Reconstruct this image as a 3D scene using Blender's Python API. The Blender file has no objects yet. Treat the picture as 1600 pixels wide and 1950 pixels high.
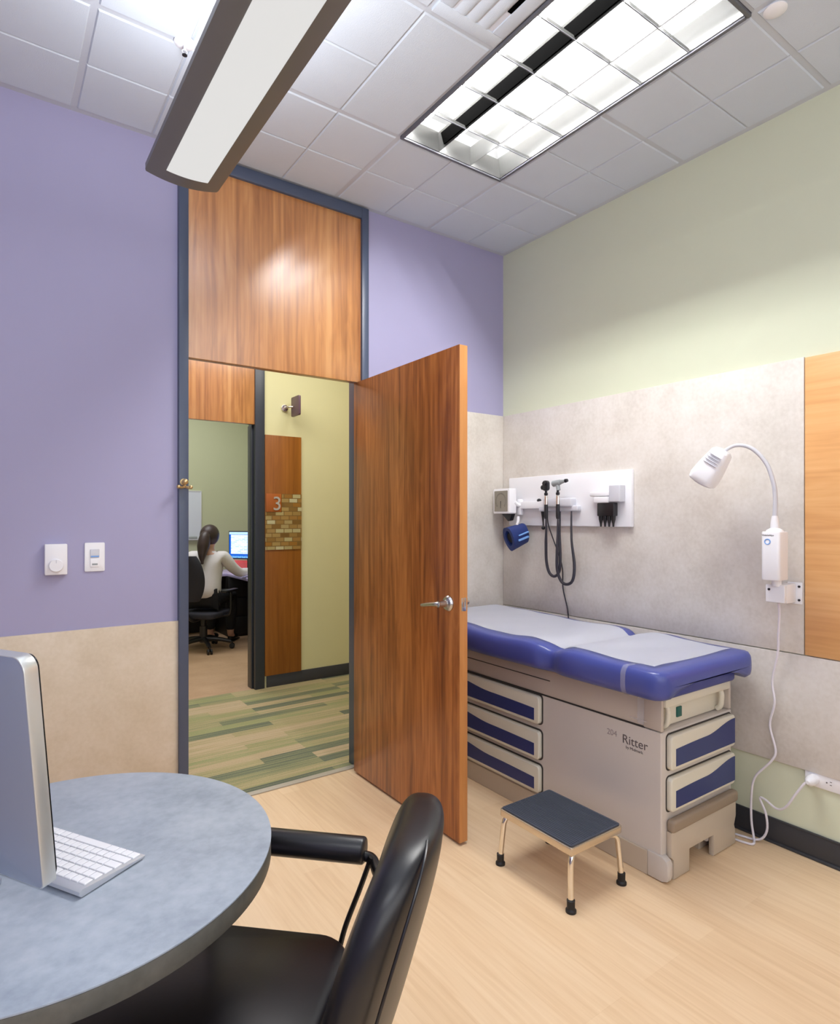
import bpy, bmesh, math, random
from mathutils import Vector, Matrix, Euler
random.seed(7)
PI = math.pi
C = bpy.context.scene.collection

# ------------------------------------------------------------------ colour / materials
def lin(c):
    c = c / 255.0
    return c / 12.92 if c <= 0.04045 else ((c + 0.055) / 1.055) ** 2.4
def rgb(r, g, b): return (lin(r), lin(g), lin(b), 1.0)

def new_mat(name):
    m = bpy.data.materials.new(name); m.use_nodes = True
    nt = m.node_tree; b = nt.nodes['Principled BSDF']
    return m, nt, b

def plain(name, col, rough=0.5, metal=0.0, spec=0.5, emit=None, estr=0.0, alpha=1.0, bump=0.0, bscale=200, coat=0.0, trans=0.0, var=0.04):
    m, nt, b = new_mat(name)
    b.inputs['Roughness'].default_value = rough
    b.inputs['Metallic'].default_value = metal
    b.inputs['Specular IOR Level'].default_value = spec
    b.inputs['Coat Weight'].default_value = coat
    b.inputs['Transmission Weight'].default_value = trans
    if alpha < 1: b.inputs['Alpha'].default_value = alpha
    tc = nt.nodes.new('ShaderNodeTexCoord')
    n = nt.nodes.new('ShaderNodeTexNoise'); n.inputs['Scale'].default_value = 6; n.inputs['Detail'].default_value = 3
    nt.links.new(tc.outputs['Object'], n.inputs['Vector'])
    mx = nt.nodes.new('ShaderNodeMix'); mx.data_type = 'RGBA'
    mx.inputs[6].default_value = tuple(c * (1 - var) for c in col[:3]) + (1,)
    mx.inputs[7].default_value = tuple(min(1, c * (1 + var)) for c in col[:3]) + (1,)
    nt.links.new(n.outputs['Fac'], mx.inputs[0])
    nt.links.new(mx.outputs[2], b.inputs['Base Color'])
    if emit:
        b.inputs['Emission Color'].default_value = emit
        b.inputs['Emission Strength'].default_value = estr
    if bump:
        n2 = nt.nodes.new('ShaderNodeTexNoise'); n2.inputs['Scale'].default_value = bscale; n2.inputs['Detail'].default_value = 4
        nt.links.new(tc.outputs['Object'], n2.inputs['Vector'])
        bp = nt.nodes.new('ShaderNodeBump'); bp.inputs['Strength'].default_value = bump; bp.inputs['Distance'].default_value = 0.002
        nt.links.new(n2.outputs['Fac'], bp.inputs['Height']); nt.links.new(bp.outputs['Normal'], b.inputs['Normal'])
    return m

def ramp(nt, stops):
    r = nt.nodes.new('ShaderNodeValToRGB')
    els = r.color_ramp.elements
    while len(els) > 1: els.remove(els[-1])
    els[0].position = stops[0][0]; els[0].color = stops[0][1]
    for p, c in stops[1:]:
        e = els.new(p); e.color = c
    return r

def wood(name, dark, mid, light, axis='Z', rough=0.3, scale=1.0, coat=0.0, contrast=1.0):
    """veneer with the grain along one axis"""
    m, nt, b = new_mat(name)
    tc = nt.nodes.new('ShaderNodeTexCoord')
    mp = nt.nodes.new('ShaderNodeMapping')
    s = {'X': (.06, 1, 1), 'Y': (1, .06, 1), 'Z': (1, 1, .06)}[axis]
    mp.inputs['Scale'].default_value = tuple(v * scale for v in s)
    nt.links.new(tc.outputs['Object'], mp.inputs['Vector'])
    wv = nt.nodes.new('ShaderNodeTexNoise'); wv.inputs['Scale'].default_value = 5.5; wv.inputs['Detail'].default_value = 5
    wv.inputs['Roughness'].default_value = .6; wv.inputs['Distortion'].default_value = 1.6
    nt.links.new(mp.outputs['Vector'], wv.inputs['Vector'])
    mp2 = nt.nodes.new('ShaderNodeMapping'); s2 = {'X': (.015, 1, 1), 'Y': (1, .015, 1), 'Z': (1, 1, .015)}[axis]
    mp2.inputs['Scale'].default_value = tuple(v * scale for v in s2)
    nt.links.new(tc.outputs['Object'], mp2.inputs['Vector'])
    fn = nt.nodes.new('ShaderNodeTexNoise'); fn.inputs['Scale'].default_value = 60; fn.inputs['Detail'].default_value = 4
    nt.links.new(mp2.outputs['Vector'], fn.inputs['Vector'])
    mp3 = nt.nodes.new('ShaderNodeMapping'); s3 = {'X': (.12, 1, 1), 'Y': (1, .12, 1), 'Z': (1, 1, .12)}[axis]
    mp3.inputs['Scale'].default_value = tuple(v * scale for v in s3)
    nt.links.new(tc.outputs['Object'], mp3.inputs['Vector'])
    fg = nt.nodes.new('ShaderNodeTexNoise'); fg.inputs['Scale'].default_value = 14; fg.inputs['Detail'].default_value = 2; fg.inputs['Distortion'].default_value = 2.5
    nt.links.new(mp3.outputs['Vector'], fg.inputs['Vector'])
    a1 = nt.nodes.new('ShaderNodeMath'); a1.operation = 'MULTIPLY'; a1.inputs[1].default_value = .5
    nt.links.new(wv.outputs['Fac'], a1.inputs[0])
    a2 = nt.nodes.new('ShaderNodeMath'); a2.operation = 'MULTIPLY_ADD'; a2.inputs[1].default_value = .28
    nt.links.new(fn.outputs['Fac'], a2.inputs[0]); nt.links.new(a1.outputs[0], a2.inputs[2])
    a3 = nt.nodes.new('ShaderNodeMath'); a3.operation = 'MULTIPLY_ADD'; a3.inputs[1].default_value = .22
    nt.links.new(fg.outputs['Fac'], a3.inputs[0]); nt.links.new(a2.outputs[0], a3.inputs[2])
    h = .16 / contrast
    r = ramp(nt, [(.5 - h, dark), (.5, mid), (.5 + h, light)])
    nt.links.new(a3.outputs[0], r.inputs['Fac'])
    nt.links.new(r.outputs['Color'], b.inputs['Base Color'])
    b.inputs['Roughness'].default_value = rough
    b.inputs['Coat Weight'].default_value = coat; b.inputs['Coat Roughness'].default_value = .33 if coat > .5 else rough * .8
    b.inputs['Coat IOR'].default_value = 2.1 if coat > .5 else 1.5
    bp = nt.nodes.new('ShaderNodeBump'); bp.inputs['Strength'].default_value = .05; bp.inputs['Distance'].default_value = .002
    nt.links.new(fn.outputs['Fac'], bp.inputs['Height']); nt.links.new(bp.outputs['Normal'], b.inputs['Normal'])
    return m

def mottled(name, c1, c2, c3, scale=8, rough=.4, fine=60, spec=.5):
    """plastic laminate / stone-like mottle"""
    m, nt, b = new_mat(name)
    tc = nt.nodes.new('ShaderNodeTexCoord')
    n1 = nt.nodes.new('ShaderNodeTexNoise'); n1.inputs['Scale'].default_value = scale; n1.inputs['Detail'].default_value = 8; n1.inputs['Roughness'].default_value = .65
    n2 = nt.nodes.new('ShaderNodeTexNoise'); n2.inputs['Scale'].default_value = fine; n2.inputs['Detail'].default_value = 4
    for n in (n1, n2): nt.links.new(tc.outputs['Object'], n.inputs['Vector'])
    a = nt.nodes.new('ShaderNodeMath'); a.operation = 'MULTIPLY'; a.inputs[1].default_value = .72
    nt.links.new(n1.outputs['Fac'], a.inputs[0])
    a2 = nt.nodes.new('ShaderNodeMath'); a2.operation = 'MULTIPLY_ADD'; a2.inputs[1].default_value = .28
    nt.links.new(n2.outputs['Fac'], a2.inputs[0]); nt.links.new(a.outputs[0], a2.inputs[2])
    r = ramp(nt, [(.36, c1), (.5, c2), (.64, c3)])
    nt.links.new(a2.outputs[0], r.inputs['Fac']); nt.links.new(r.outputs['Color'], b.inputs['Base Color'])
    b.inputs['Roughness'].default_value = rough; b.inputs['Specular IOR Level'].default_value = spec
    return m

def brick_cells(name, stops, bw, bh, axes='XY', mortar=0.0, mcol=(0, 0, 0, 1), offset=.5, rough=.9, streak=True, off_freq=2, bump=0.0):
    """random coloured planks / tiles"""
    m, nt, b = new_mat(name)
    tc = nt.nodes.new('ShaderNodeTexCoord')
    sep = nt.nodes.new('ShaderNodeSeparateXYZ'); cmb = nt.nodes.new('ShaderNodeCombineXYZ')
    nt.links.new(tc.outputs['Object'], sep.inputs[0])
    nt.links.new(sep.outputs[axes[0]], cmb.inputs['X']); nt.links.new(sep.outputs[axes[1]], cmb.inputs['Y'])
    br = nt.nodes.new('ShaderNodeTexBrick'); br.offset = offset; br.offset_frequency = off_freq
    br.inputs['Scale'].default_value = 1; br.inputs['Brick Width'].default_value = bw; br.inputs['Row Height'].default_value = bh
    br.inputs['Mortar Size'].default_value = mortar; br.inputs['Mortar Smooth'].default_value = 0
    br.inputs['Color1'].default_value = (0, 0, 0, 1); br.inputs['Color2'].default_value = (1, 1, 1, 1); br.inputs['Mortar'].default_value = (0, 0, 0, 1)
    nt.links.new(cmb.outputs[0], br.inputs['Vector'])
    r = ramp(nt, stops)
    fac = br.outputs['Color']
    if streak:
        mp = nt.nodes.new('ShaderNodeMapping'); mp.inputs['Scale'].default_value = (.8, 30, 1)
        nt.links.new(cmb.outputs[0], mp.inputs['Vector'])
        n = nt.nodes.new('ShaderNodeTexNoise'); n.inputs['Scale'].default_value = 2.2; n.inputs['Detail'].default_value = 6
        nt.links.new(mp.outputs[0], n.inputs['Vector'])
        n3 = nt.nodes.new('ShaderNodeTexNoise'); n3.inputs['Scale'].default_value = 160; n3.inputs['Detail'].default_value = 2
        nt.links.new(cmb.outputs[0], n3.inputs['Vector'])
        a = nt.nodes.new('ShaderNodeMath'); a.operation = 'MULTIPLY_ADD'; a.inputs[1].default_value = .55; a.inputs[2].default_value = -.27
        nt.links.new(n.outputs['Fac'], a.inputs[0])
        a1 = nt.nodes.new('ShaderNodeMath'); a1.operation = 'MULTIPLY_ADD'; a1.inputs[1].default_value = .25
        nt.links.new(n3.outputs['Fac'], a1.inputs[0]); nt.links.new(a.outputs[0], a1.inputs[2])
        a2 = nt.nodes.new('ShaderNodeMath'); a2.operation = 'MULTIPLY_ADD'; a2.inputs[1].default_value = .72
        nt.links.new(br.outputs['Color'], a2.inputs[0]); nt.links.new(a1.outputs[0], a2.inputs[2])
        fac = a2.outputs[0]
    nt.links.new(fac, r.inputs['Fac'])
    if mortar > 0:
        mx = nt.nodes.new('ShaderNodeMix'); mx.data_type = 'RGBA'
        nt.links.new(br.outputs['Fac'], mx.inputs[0]); nt.links.new(r.outputs['Color'], mx.inputs[6]); mx.inputs[7].default_value = mcol
        nt.links.new(mx.outputs[2], b.inputs['Base Color'])
    else:
        nt.links.new(r.outputs['Color'], b.inputs['Base Color'])
    b.inputs['Roughness'].default_value = rough
    return m

def plank_floor(name):
    """pale maple planks running along Y, hardly any joint"""
    m, nt, b = new_mat(name)
    tc = nt.nodes.new('ShaderNodeTexCoord')
    sep = nt.nodes.new('ShaderNodeSeparateXYZ'); cmb = nt.nodes.new('ShaderNodeCombineXYZ')
    nt.links.new(tc.outputs['Object'], sep.inputs[0])
    nt.links.new(sep.outputs['Y'], cmb.inputs['X']); nt.links.new(sep.outputs['X'], cmb.inputs['Y'])
    br = nt.nodes.new('ShaderNodeTexBrick'); br.offset = .37; br.offset_frequency = 3
    br.inputs['Scale'].default_value = 1; br.inputs['Brick Width'].default_value = 1.1; br.inputs['Row Height'].default_value = .1
    br.inputs['Mortar Size'].default_value = .0007
    br.inputs['Color1'].default_value = (0, 0, 0, 1); br.inputs['Color2'].default_value = (1, 1, 1, 1); br.inputs['Mortar'].default_value = (0, 0, 0, 1)
    nt.links.new(cmb.outputs[0], br.inputs['Vector'])
    mp = nt.nodes.new('ShaderNodeMapping'); mp.inputs['Scale'].default_value = (1.2, 22, 1)
    nt.links.new(cmb.outputs[0], mp.inputs['Vector'])
    n = nt.nodes.new('ShaderNodeTexNoise'); n.inputs['Scale'].default_value = 2.6; n.inputs['Detail'].default_value = 7; n.inputs['Distortion'].default_value = .6
    nt.links.new(mp.outputs[0], n.inputs['Vector'])
    a = nt.nodes.new('ShaderNodeMath'); a.operation = 'MULTIPLY'; a.inputs[1].default_value = .22
    nt.links.new(br.outputs['Color'], a.inputs[0])
    a2 = nt.nodes.new('ShaderNodeMath'); a2.operation = 'MULTIPLY_ADD'; a2.inputs[1].default_value = .78
    nt.links.new(n.outputs['Fac'], a2.inputs[0]); nt.links.new(a.outputs[0], a2.inputs[2])
    r = ramp(nt, [(.2, rgb(214, 182, 144)), (.5, rgb(226, 197, 160)), (.8, rgb(234, 208, 174))])
    nt.links.new(a2.outputs[0], r.inputs['Fac']); nt.links.new(r.outputs['Color'], b.inputs['Base Color'])
    b.inputs['Roughness'].default_value = .38; b.inputs['Specular IOR Level'].default_value = .4
    return m

M = {}
M['purple'] = plain('purple_paint', rgb(163, 160, 193), .55, var=.015, bump=.06, bscale=300)
M['green'] = plain('green_paint', rgb(214, 219, 194), .6, var=.015, bump=.06, bscale=300)
M['hallgreen'] = plain('hall_yellow_green_paint', rgb(216, 212, 164), .55, var=.02)
M['officegreen'] = plain('office_green_paint', rgb(184, 188, 158), .6, var=.02)
M['white_paint'] = plain('white_paint', rgb(225, 225, 222), .6)
M['tile'] = plain('ceiling_tile_mat', rgb(203, 211, 222), .9, var=.03, bump=.4, bscale=260)
M['tbar'] = plain('ceiling_grid_mat', rgb(196, 201, 210), .5)
M['lam_l'] = mottled('sand_laminate', rgb(202, 187, 164), rgb(210, 196, 175), rgb(217, 204, 186), 5, .4)
M['lam_r'] = mottled('stone_laminate', rgb(202, 195, 186), rgb(213, 207, 199), rgb(221, 216, 210), 4.5, .4)
M['black_gap'] = plain('dark_joint', rgb(60, 55, 50), .8)
M['floor'] = plank_floor('maple_floor')
M['officefloor'] = mottled('office_sheet_floor', rgb(186, 152, 120), rgb(196, 162, 130), rgb(204, 172, 140), 4, .4)
M['carpet'] = brick_cells('plank_carpet', [(0, rgb(78, 84, 76)), (.2, rgb(100, 106, 88)), (.32, rgb(128, 132, 98)), (.42, rgb(152, 146, 106)), (.52, rgb(178, 160, 124)), (.6, rgb(152, 146, 104)), (.68, rgb(138, 146, 100)), (.78, rgb(176, 156, 122)), (.9, rgb(188, 168, 140)), (1, rgb(112, 122, 104))], .78, .085, offset=.37, off_freq=3)
M['frame'] = plain('slate_blue_frame_paint', rgb(74, 84, 106), .35, var=.02)
M['dark_frame'] = plain('dark_slate_frame_paint', rgb(50, 55, 64), .35)
M['base'] = plain('charcoal_rubber_base', rgb(58, 59, 64), .5, bump=.05)
M['strip'] = plain('grey_threshold', rgb(176, 168, 152), .5)
M['transom'] = wood('cherry_transom', rgb(158, 98, 48), rgb(198, 134, 74), rgb(216, 158, 98), 'Z', .3, 1.0, coat=.7, contrast=1.35)
M['doorwood'] = wood('cherry_door', rgb(108, 54, 18), rgb(158, 91, 38), rgb(190, 120, 60), 'Z', .3, 1.0, coat=.2, contrast=1.5)
M['dooredge'] = wood('cherry_door_edge', rgb(180, 118, 62), rgb(196, 134, 76), rgb(208, 148, 90), 'Z', .35, 1.0)
M['panelwood'] = wood('maple_wall_panel_wood', rgb(206, 148, 92), rgb(224, 170, 112), rgb(234, 188, 132), 'Y', .32, 1.0)
M['hallwood'] = wood('brown_sign_panel_wood', rgb(126, 72, 18), rgb(146, 88, 28), rgb(164, 102, 38), 'Z', .35, 1.0)
M['steel'] = plain('brushed_steel', rgb(200, 200, 200), .25, 1.0)
M['chrome'] = plain('chrome', rgb(232, 226, 216), .12, 1.0)
M['brass'] = plain('aged_brass', rgb(205, 178, 130), .3, .8)
M['white_plastic'] = plain('white_plastic', rgb(236, 236, 240), .35, var=.01)
M['pale_grey'] = plain('pale_grey_plastic', rgb(205, 206, 214), .4)  # slightly greyer plastic for secondary parts
M['grey_plastic'] = plain('mid_grey_plastic', rgb(150, 156, 158), .4)
M['black_plastic'] = plain('black_plastic', rgb(28, 28, 33), .35)
M['black_rubber'] = plain('black_rubber', rgb(24, 24, 27), .55)
M['cream'] = plain('cream_plastic', rgb(218, 214, 198), .35, var=.015)
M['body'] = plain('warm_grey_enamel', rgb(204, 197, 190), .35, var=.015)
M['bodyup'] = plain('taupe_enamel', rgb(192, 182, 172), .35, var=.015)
M['tan'] = plain('tan_plastic', rgb(194, 182, 165), .45)
M['brownpad'] = plain('taupe_rubber_tread', rgb(150, 134, 116), .55)
M['blueinset'] = plain('navy_drawer_inset', rgb(47, 58, 112), .4, var=.05)
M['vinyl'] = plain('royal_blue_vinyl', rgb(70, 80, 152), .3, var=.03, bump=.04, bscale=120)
M['vinyl_dark'] = plain('dark_blue_vinyl', rgb(58, 66, 140), .4)  # darker blue of the leg rest pad
M['paper'] = plain('exam_paper_white', rgb(240, 241, 247), .6, var=.01)
M['clear'] = plain('clear_strap_plastic', rgb(225, 225, 232), .15, alpha=.22)
M['teal'] = plain('teal_socket', rgb(16, 92, 84), .4)
M['ink'] = plain('grey_ink', rgb(96, 88, 90), .5)
M['ink_pale'] = plain('pale_ink', rgb(160, 150, 150), .5)
M['tread'] = plain('ribbed_rubber_tread', rgb(62, 68, 82), .65, bump=.5, bscale=120, var=.15)
M['stooltrim'] = plain('stool_metal_rim', rgb(214, 200, 180), .25, .85)
M['leather'] = plain('black_leather', rgb(22, 22, 27), .34, spec=.55, var=.1, bump=.04, bscale=140)
M['leather_seat'] = plain('black_seat_leather', rgb(21, 20, 26), .4, bump=.05, bscale=120)
M['blackmetal'] = plain('black_tube_metal', rgb(22, 21, 22), .3, .3)
M['tabletop'] = mottled('blue_grey_laminate', rgb(140, 150, 164), rgb(160, 170, 183), rgb(175, 183, 195), 5, .42, 45)
M['tableedge'] = mottled('grey_edge_band', rgb(82, 82, 76), rgb(94, 93, 87), rgb(104, 102, 96), 8, .5)
M['alu'] = plain('satin_aluminium', rgb(166, 176, 194), .4, .6, var=.02)
M['alu_edge'] = plain('bright_aluminium_edge', rgb(214, 216, 214), .3, .6)
M['screen_glass'] = plain('black_screen_glass', rgb(12, 16, 22), .08)
M['keys'] = plain('white_keys', rgb(240, 241, 246), .4, var=.01)
M['kbalu'] = plain('keyboard_aluminium', rgb(196, 200, 208), .35, .5)
M['navy'] = plain('navy_nylon', rgb(30, 50, 110), .6, var=.15, bump=.2, bscale=300)
M['navy_dark'] = plain('dark_cuff_inside', rgb(14, 15, 24), .7)
M['dial'] = plain('grey_gauge_dial', rgb(142, 136, 124), .4, var=.12)
M['cable'] = plain('black_cable', rgb(44, 42, 52), .45)
M['whitecord'] = plain('white_cord', rgb(226, 222, 230), .45)
M['bluering'] = plain('blue_ring_mark', rgb(120, 165, 225), .4)
M['troffer_frame'] = plain('grey_troffer_frame', rgb(96, 97, 104), .35)
M['louver'] = plain('bright_louver_metal', rgb(92, 92, 91), .25, .55)
M['reflector'] = plain('self_lit_reflector', rgb(46, 46, 46), .5, emit=(1, 1, 1, 1), estr=.42)  # dark housing; reflected tube light is put in as its own glow
M['tube'] = plain('lit_tube', rgb(255, 255, 250), .4, emit=(1, .995, .98, 1), estr=130)
M['slot'] = plain('black_slot', rgb(2, 2, 2), .9, spec=.02)
M['lens'] = plain('frosted_lens', rgb(120, 120, 120), .6, emit=(1, 1, .985, 1), estr=.54)
M['pendant'] = plain('graphite_pendant_metal', rgb(122, 122, 119), .42, .3)
M['mirrorflag'] = plain('plum_flag_sign', rgb(98, 74, 84), .4)
M['mosaic'] = brick_cells('glass_mosaic', [(0, rgb(112, 82, 36)), (.25, rgb(142, 108, 52)), (.45, rgb(168, 142, 84)), (.6, rgb(150, 104, 40)), (.75, rgb(176, 164, 112)), (1, rgb(196, 190, 150))], .075, .036, axes='XZ', mortar=.003, mcol=rgb(120, 92, 48), rough=.25, streak=False, offset=.4)
M['number'] = plain('silver_number', rgb(200, 196, 186), .35, .4)
M['plaque'] = plain('rust_plaque', rgb(168, 92, 34), .4)
M['wb'] = plain('whiteboard_surface', rgb(206, 212, 226), .3, var=.01)
M['desktop'] = plain('pale_lilac_desk', rgb(196, 186, 232), .35)
M['deskblack'] = plain('black_desk_panel', rgb(17, 16, 18), .5)
M['deskbrown'] = plain('dark_brown_end_panel', rgb(46, 40, 38), .5)
M['chairfab'] = plain('charcoal_chair_fabric', rgb(40, 40, 52), .8, bump=.2, bscale=200)
M['coral'] = plain('coral_glow', rgb(250, 120, 122), .6, emit=rgb(250, 110, 115), estr=.25)  # coral with a faint glow mixed in, though the file boxes are no lamps
M['skin'] = plain('skin', rgb(206, 160, 140), .5)
M['blouse'] = plain('white_blouse_cloth', rgb(224, 220, 224), .8, var=.06)
M['trousers'] = plain('dark_trousers_cloth', rgb(24, 24, 30), .8)
M['hair'] = plain('dark_brown_hair', rgb(58, 42, 42), .45, var=.3, bump=.3, bscale=90)
M['shoe'] = plain('dark_shoe', rgb(24, 22, 22), .4)
M['eye'] = plain('eye_dark', rgb(30, 24, 22), .3)
M['lip'] = plain('lip', rgb(176, 100, 98), .5)
M['sheet'] = plain('paper_sheet_white', rgb(240, 240, 250), .6)

def screen_mat():
    m, nt, b = new_mat('lit_monitor_screen')
    tc = nt.nodes.new('ShaderNodeTexCoord'); sep = nt.nodes.new('ShaderNodeSeparateXYZ')
    nt.links.new(tc.outputs['Object'], sep.inputs[0])
    r = ramp(nt, [(0, rgb(176, 200, 240)), (.3, rgb(190, 210, 244))])
    def step(sock, thr, gt=True):
        n = nt.nodes.new('ShaderNodeMath'); n.operation = 'GREATER_THAN' if gt else 'LESS_THAN'
        nt.links.new(sock, n.inputs[0]); n.inputs[1].default_value = thr; return n.outputs[0]
    def mix(f, a, bb):
        mx = nt.nodes.new('ShaderNodeMix'); mx.data_type = 'RGBA'; nt.links.new(f, mx.inputs[0])
        for i, v in ((6, a), (7, bb)):
            if isinstance(v, tuple): mx.inputs[i].default_value = v
            else: nt.links.new(v, mx.inputs[i])
        return mx.outputs[2]
    def mul(a, bb):
        n = nt.nodes.new('ShaderNodeMath'); n.operation = 'MULTIPLY'; nt.links.new(a, n.inputs[0]); nt.links.new(bb, n.inputs[1]); return n.outputs[0]
    br = nt.nodes.new('ShaderNodeTexBrick'); cmb = nt.nodes.new('ShaderNodeCombineXYZ')
    nt.links.new(sep.outputs['X'], cmb.inputs['X']); nt.links.new(sep.outputs['Z'], cmb.inputs['Y'])
    nt.links.new(cmb.outputs[0], br.inputs['Vector']); br.inputs['Scale'].default_value = 1
    br.inputs['Brick Width'].default_value = .06; br.inputs['Row Height'].default_value = .018; br.inputs['Mortar Size'].default_value = .003
    br.inputs['Color1'].default_value = rgb(150, 190, 240); br.inputs['Color2'].default_value = rgb(214, 228, 250); br.inputs['Mortar'].default_value = rgb(228, 238, 252)
    blue = rgb(14, 84, 190)
    # document window on the left, blue desktop elsewhere
    f = mul(mul(step(sep.outputs['X'], -.235), step(sep.outputs['X'], .02, False)), mul(step(sep.outputs['Z'], .23), step(sep.outputs['Z'], .455, False)))
    c = mix(f, blue, br.outputs['Color'])
    f2 = mul(mul(step(sep.outputs['Z'], .185), step(sep.outputs['Z'], .205, False)), step(br.outputs['Fac'], .5, False))
    c = mix(f2, c, rgb(120, 190, 240))
    f3 = step(sep.outputs['Z'], .46)
    c = mix(f3, c, rgb(170, 205, 245))
    nt.links.new(c, b.inputs['Base Color']); nt.links.new(c, b.inputs['Emission Color'])
    b.inputs['Emission Strength'].default_value = .85; b.inputs['Roughness'].default_value = .2
    return m
M['screen'] = screen_mat()

# ------------------------------------------------------------------ mesh helpers
def BM(): return bmesh.new()
def xf(bm, vs, mat): bmesh.ops.transform(bm, matrix=mat, verts=vs)

def box(bm, x0, x1, y0, y1, z0, z1, bev=0.0, seg=2):
    b2 = bmesh.new()
    bmesh.ops.create_cube(b2, size=1)
    for v in b2.verts:
        v.co = Vector(((x0 + x1) / 2 + v.co.x * (x1 - x0), (y0 + y1) / 2 + v.co.y * (y1 - y0), (z0 + z1) / 2 + v.co.z * (z1 - z0)))
    if bev > 0:
        bmesh.ops.bevel(b2, geom=list(b2.edges) + list(b2.verts), offset=bev, segments=seg, profile=.5, affect='EDGES', clamp_overlap=True)
    join(bm, b2); return bm

def join(bm, b2, mat=None):
    me = bpy.data.meshes.new('tmp'); b2.to_mesh(me); b2.free()
    if mat is not None: me.transform(mat)
    bm.from_mesh(me); bpy.data.meshes.remove(me)

def prism(bm, pts, axis, a0, a1, bev=0.0, seg=2):
    """extrude a 2-D outline; axis names the extrusion axis, pts are the other two coords in xyz order"""
    b2 = bmesh.new()
    def P(p, a):
        return {'X': (a, p[0], p[1]), 'Y': (p[0], a, p[1]), 'Z': (p[0], p[1], a)}[axis]
    lo = [b2.verts.new(P(p, a0)) for p in pts]; hi = [b2.verts.new(P(p, a1)) for p in pts]
    n = len(pts)
    b2.faces.new(lo); b2.faces.new(hi)
    for i in range(n): b2.faces.new((lo[i], lo[(i + 1) % n], hi[(i + 1) % n], hi[i]))
    bmesh.ops.recalc_face_normals(b2, faces=b2.faces)
    if bev > 0:
        ed = [e for e in b2.edges if (e.verts[0] in lo) == (e.verts[1] in lo)]
        bmesh.ops.bevel(b2, geom=ed, offset=bev, segments=seg, profile=.5, affect='EDGES', clamp_overlap=True)
    join(bm, b2); return bm

def rrect(x0, x1, y0, y1, r, n=6):
    out = []
    for cx, cy, a in ((x1 - r, y1 - r, 0), (x0 + r, y1 - r, 90), (x0 + r, y0 + r, 180), (x1 - r, y0 + r, 270)):
        for i in range(n + 1):
            t = math.radians(a + 90 * i / n); out.append((cx + r * math.cos(t), cy + r * math.sin(t)))
    return out

def cyl(bm, p0, p1, r0, r1=None, seg=20, bev=0.0):
    r1 = r0 if r1 is None else r1
    p0 = Vector(p0); p1 = Vector(p1); d = p1 - p0
    b2 = bmesh.new()
    bmesh.ops.create_cone(b2, cap_ends=True, cap_tris=False, segments=seg, radius1=r0, radius2=r1, depth=d.length)
    if bev > 0:
        ed = [e for e in b2.edges if abs(e.verts[0].co.z - e.verts[1].co.z) < 1e-6]
        bmesh.ops.bevel(b2, geom=ed, offset=bev, segments=3, profile=.5, affect='EDGES', clamp_overlap=True)
    q = d.to_track_quat('Z', 'Y')
    join(bm, b2, Matrix.Translation((p0 + p1) / 2) @ q.to_matrix().to_4x4()); return bm

def smooth_path(pts, sub=6):
    P = [Vector(p) for p in pts]; out = []
    for i in range(len(P) - 1):
        p0 = P[max(i - 1, 0)]; p1 = P[i]; p2 = P[i + 1]; p3 = P[min(i + 2, len(P) - 1)]
        for k in range(sub):
            t = k / sub
            out.append(.5 * ((2 * p1) + (p2 - p0) * t + (2 * p0 - 5 * p1 + 4 * p2 - p3) * t * t + (3 * p1 - p0 - 3 * p2 + p3) * t ** 3))
    out.append(P[-1]); return out

def tube(bm, pts, r, seg=12, smooth=6, radii=None):
    path = smooth_path(pts, smooth) if smooth else [Vector(p) for p in pts]
    n = len(path); rings = []
    prev = None
    for i, p in enumerate(path):
        t = (path[min(i + 1, n - 1)] - path[max(i - 1, 0)])
        if t.length < 1e-9: t = Vector((0, 0, 1))
        t.normalize()
        if prev is None:
            a = Vector((0, 0, 1)) if abs(t.z) < .9 else Vector((1, 0, 0))
            u = t.cross(a).normalized()
        else:
            u = (prev - t * prev.dot(t)).normalized()
        prev = u; v = t.cross(u)
        rr = r if radii is None else radii(i / (n - 1))
        rings.append([bm.verts.new(p + u * rr * math.cos(2 * PI * k / seg) + v * rr * math.sin(2 * PI * k / seg)) for k in range(seg)])
    for i in range(n - 1):
        for k in range(seg):
            bm.faces.new((rings[i][k], rings[i][(k + 1) % seg], rings[i + 1][(k + 1) % seg], rings[i + 1][k]))
    bm.faces.new(rings[0][::-1]); bm.faces.new(rings[-1]); return bm

def lathe(bm, prof, center=(0, 0, 0), axis='Z', seg=28):
    rings = []; c = Vector(center)
    for r, h in prof:
        ring = []
        for k in range(seg):
            a = 2 * PI * k / seg
            p = (r * math.cos(a), r * math.sin(a), h)
            p = {'Z': p, 'X': (p[2], p[0], p[1]), 'Y': (p[0], p[2], p[1])}[axis]
            ring.append(bm.verts.new(c + Vector(p)))
        rings.append(ring)
    nf = []
    for i in range(len(rings) - 1):
        for k in range(seg): nf.append(bm.faces.new((rings[i][k], rings[i][(k + 1) % seg], rings[i + 1][(k + 1) % seg], rings[i + 1][k])))
    nf.append(bm.faces.new(rings[0])); nf.append(bm.faces.new(rings[-1]))
    bmesh.ops.recalc_face_normals(bm, faces=nf); return bm

def loft(bm, rings, caps=True):
    R = [[bm.verts.new(p) for p in ring] for ring in rings]; n = len(R[0]); nf = []
    for i in range(len(R) - 1):
        for k in range(n): nf.append(bm.faces.new((R[i][k], R[i][(k + 1) % n], R[i + 1][(k + 1) % n], R[i + 1][k])))
    if caps: nf.append(bm.faces.new(R[0])); nf.append(bm.faces.new(R[-1]))
    bmesh.ops.recalc_face_normals(bm, faces=nf); return bm

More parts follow.
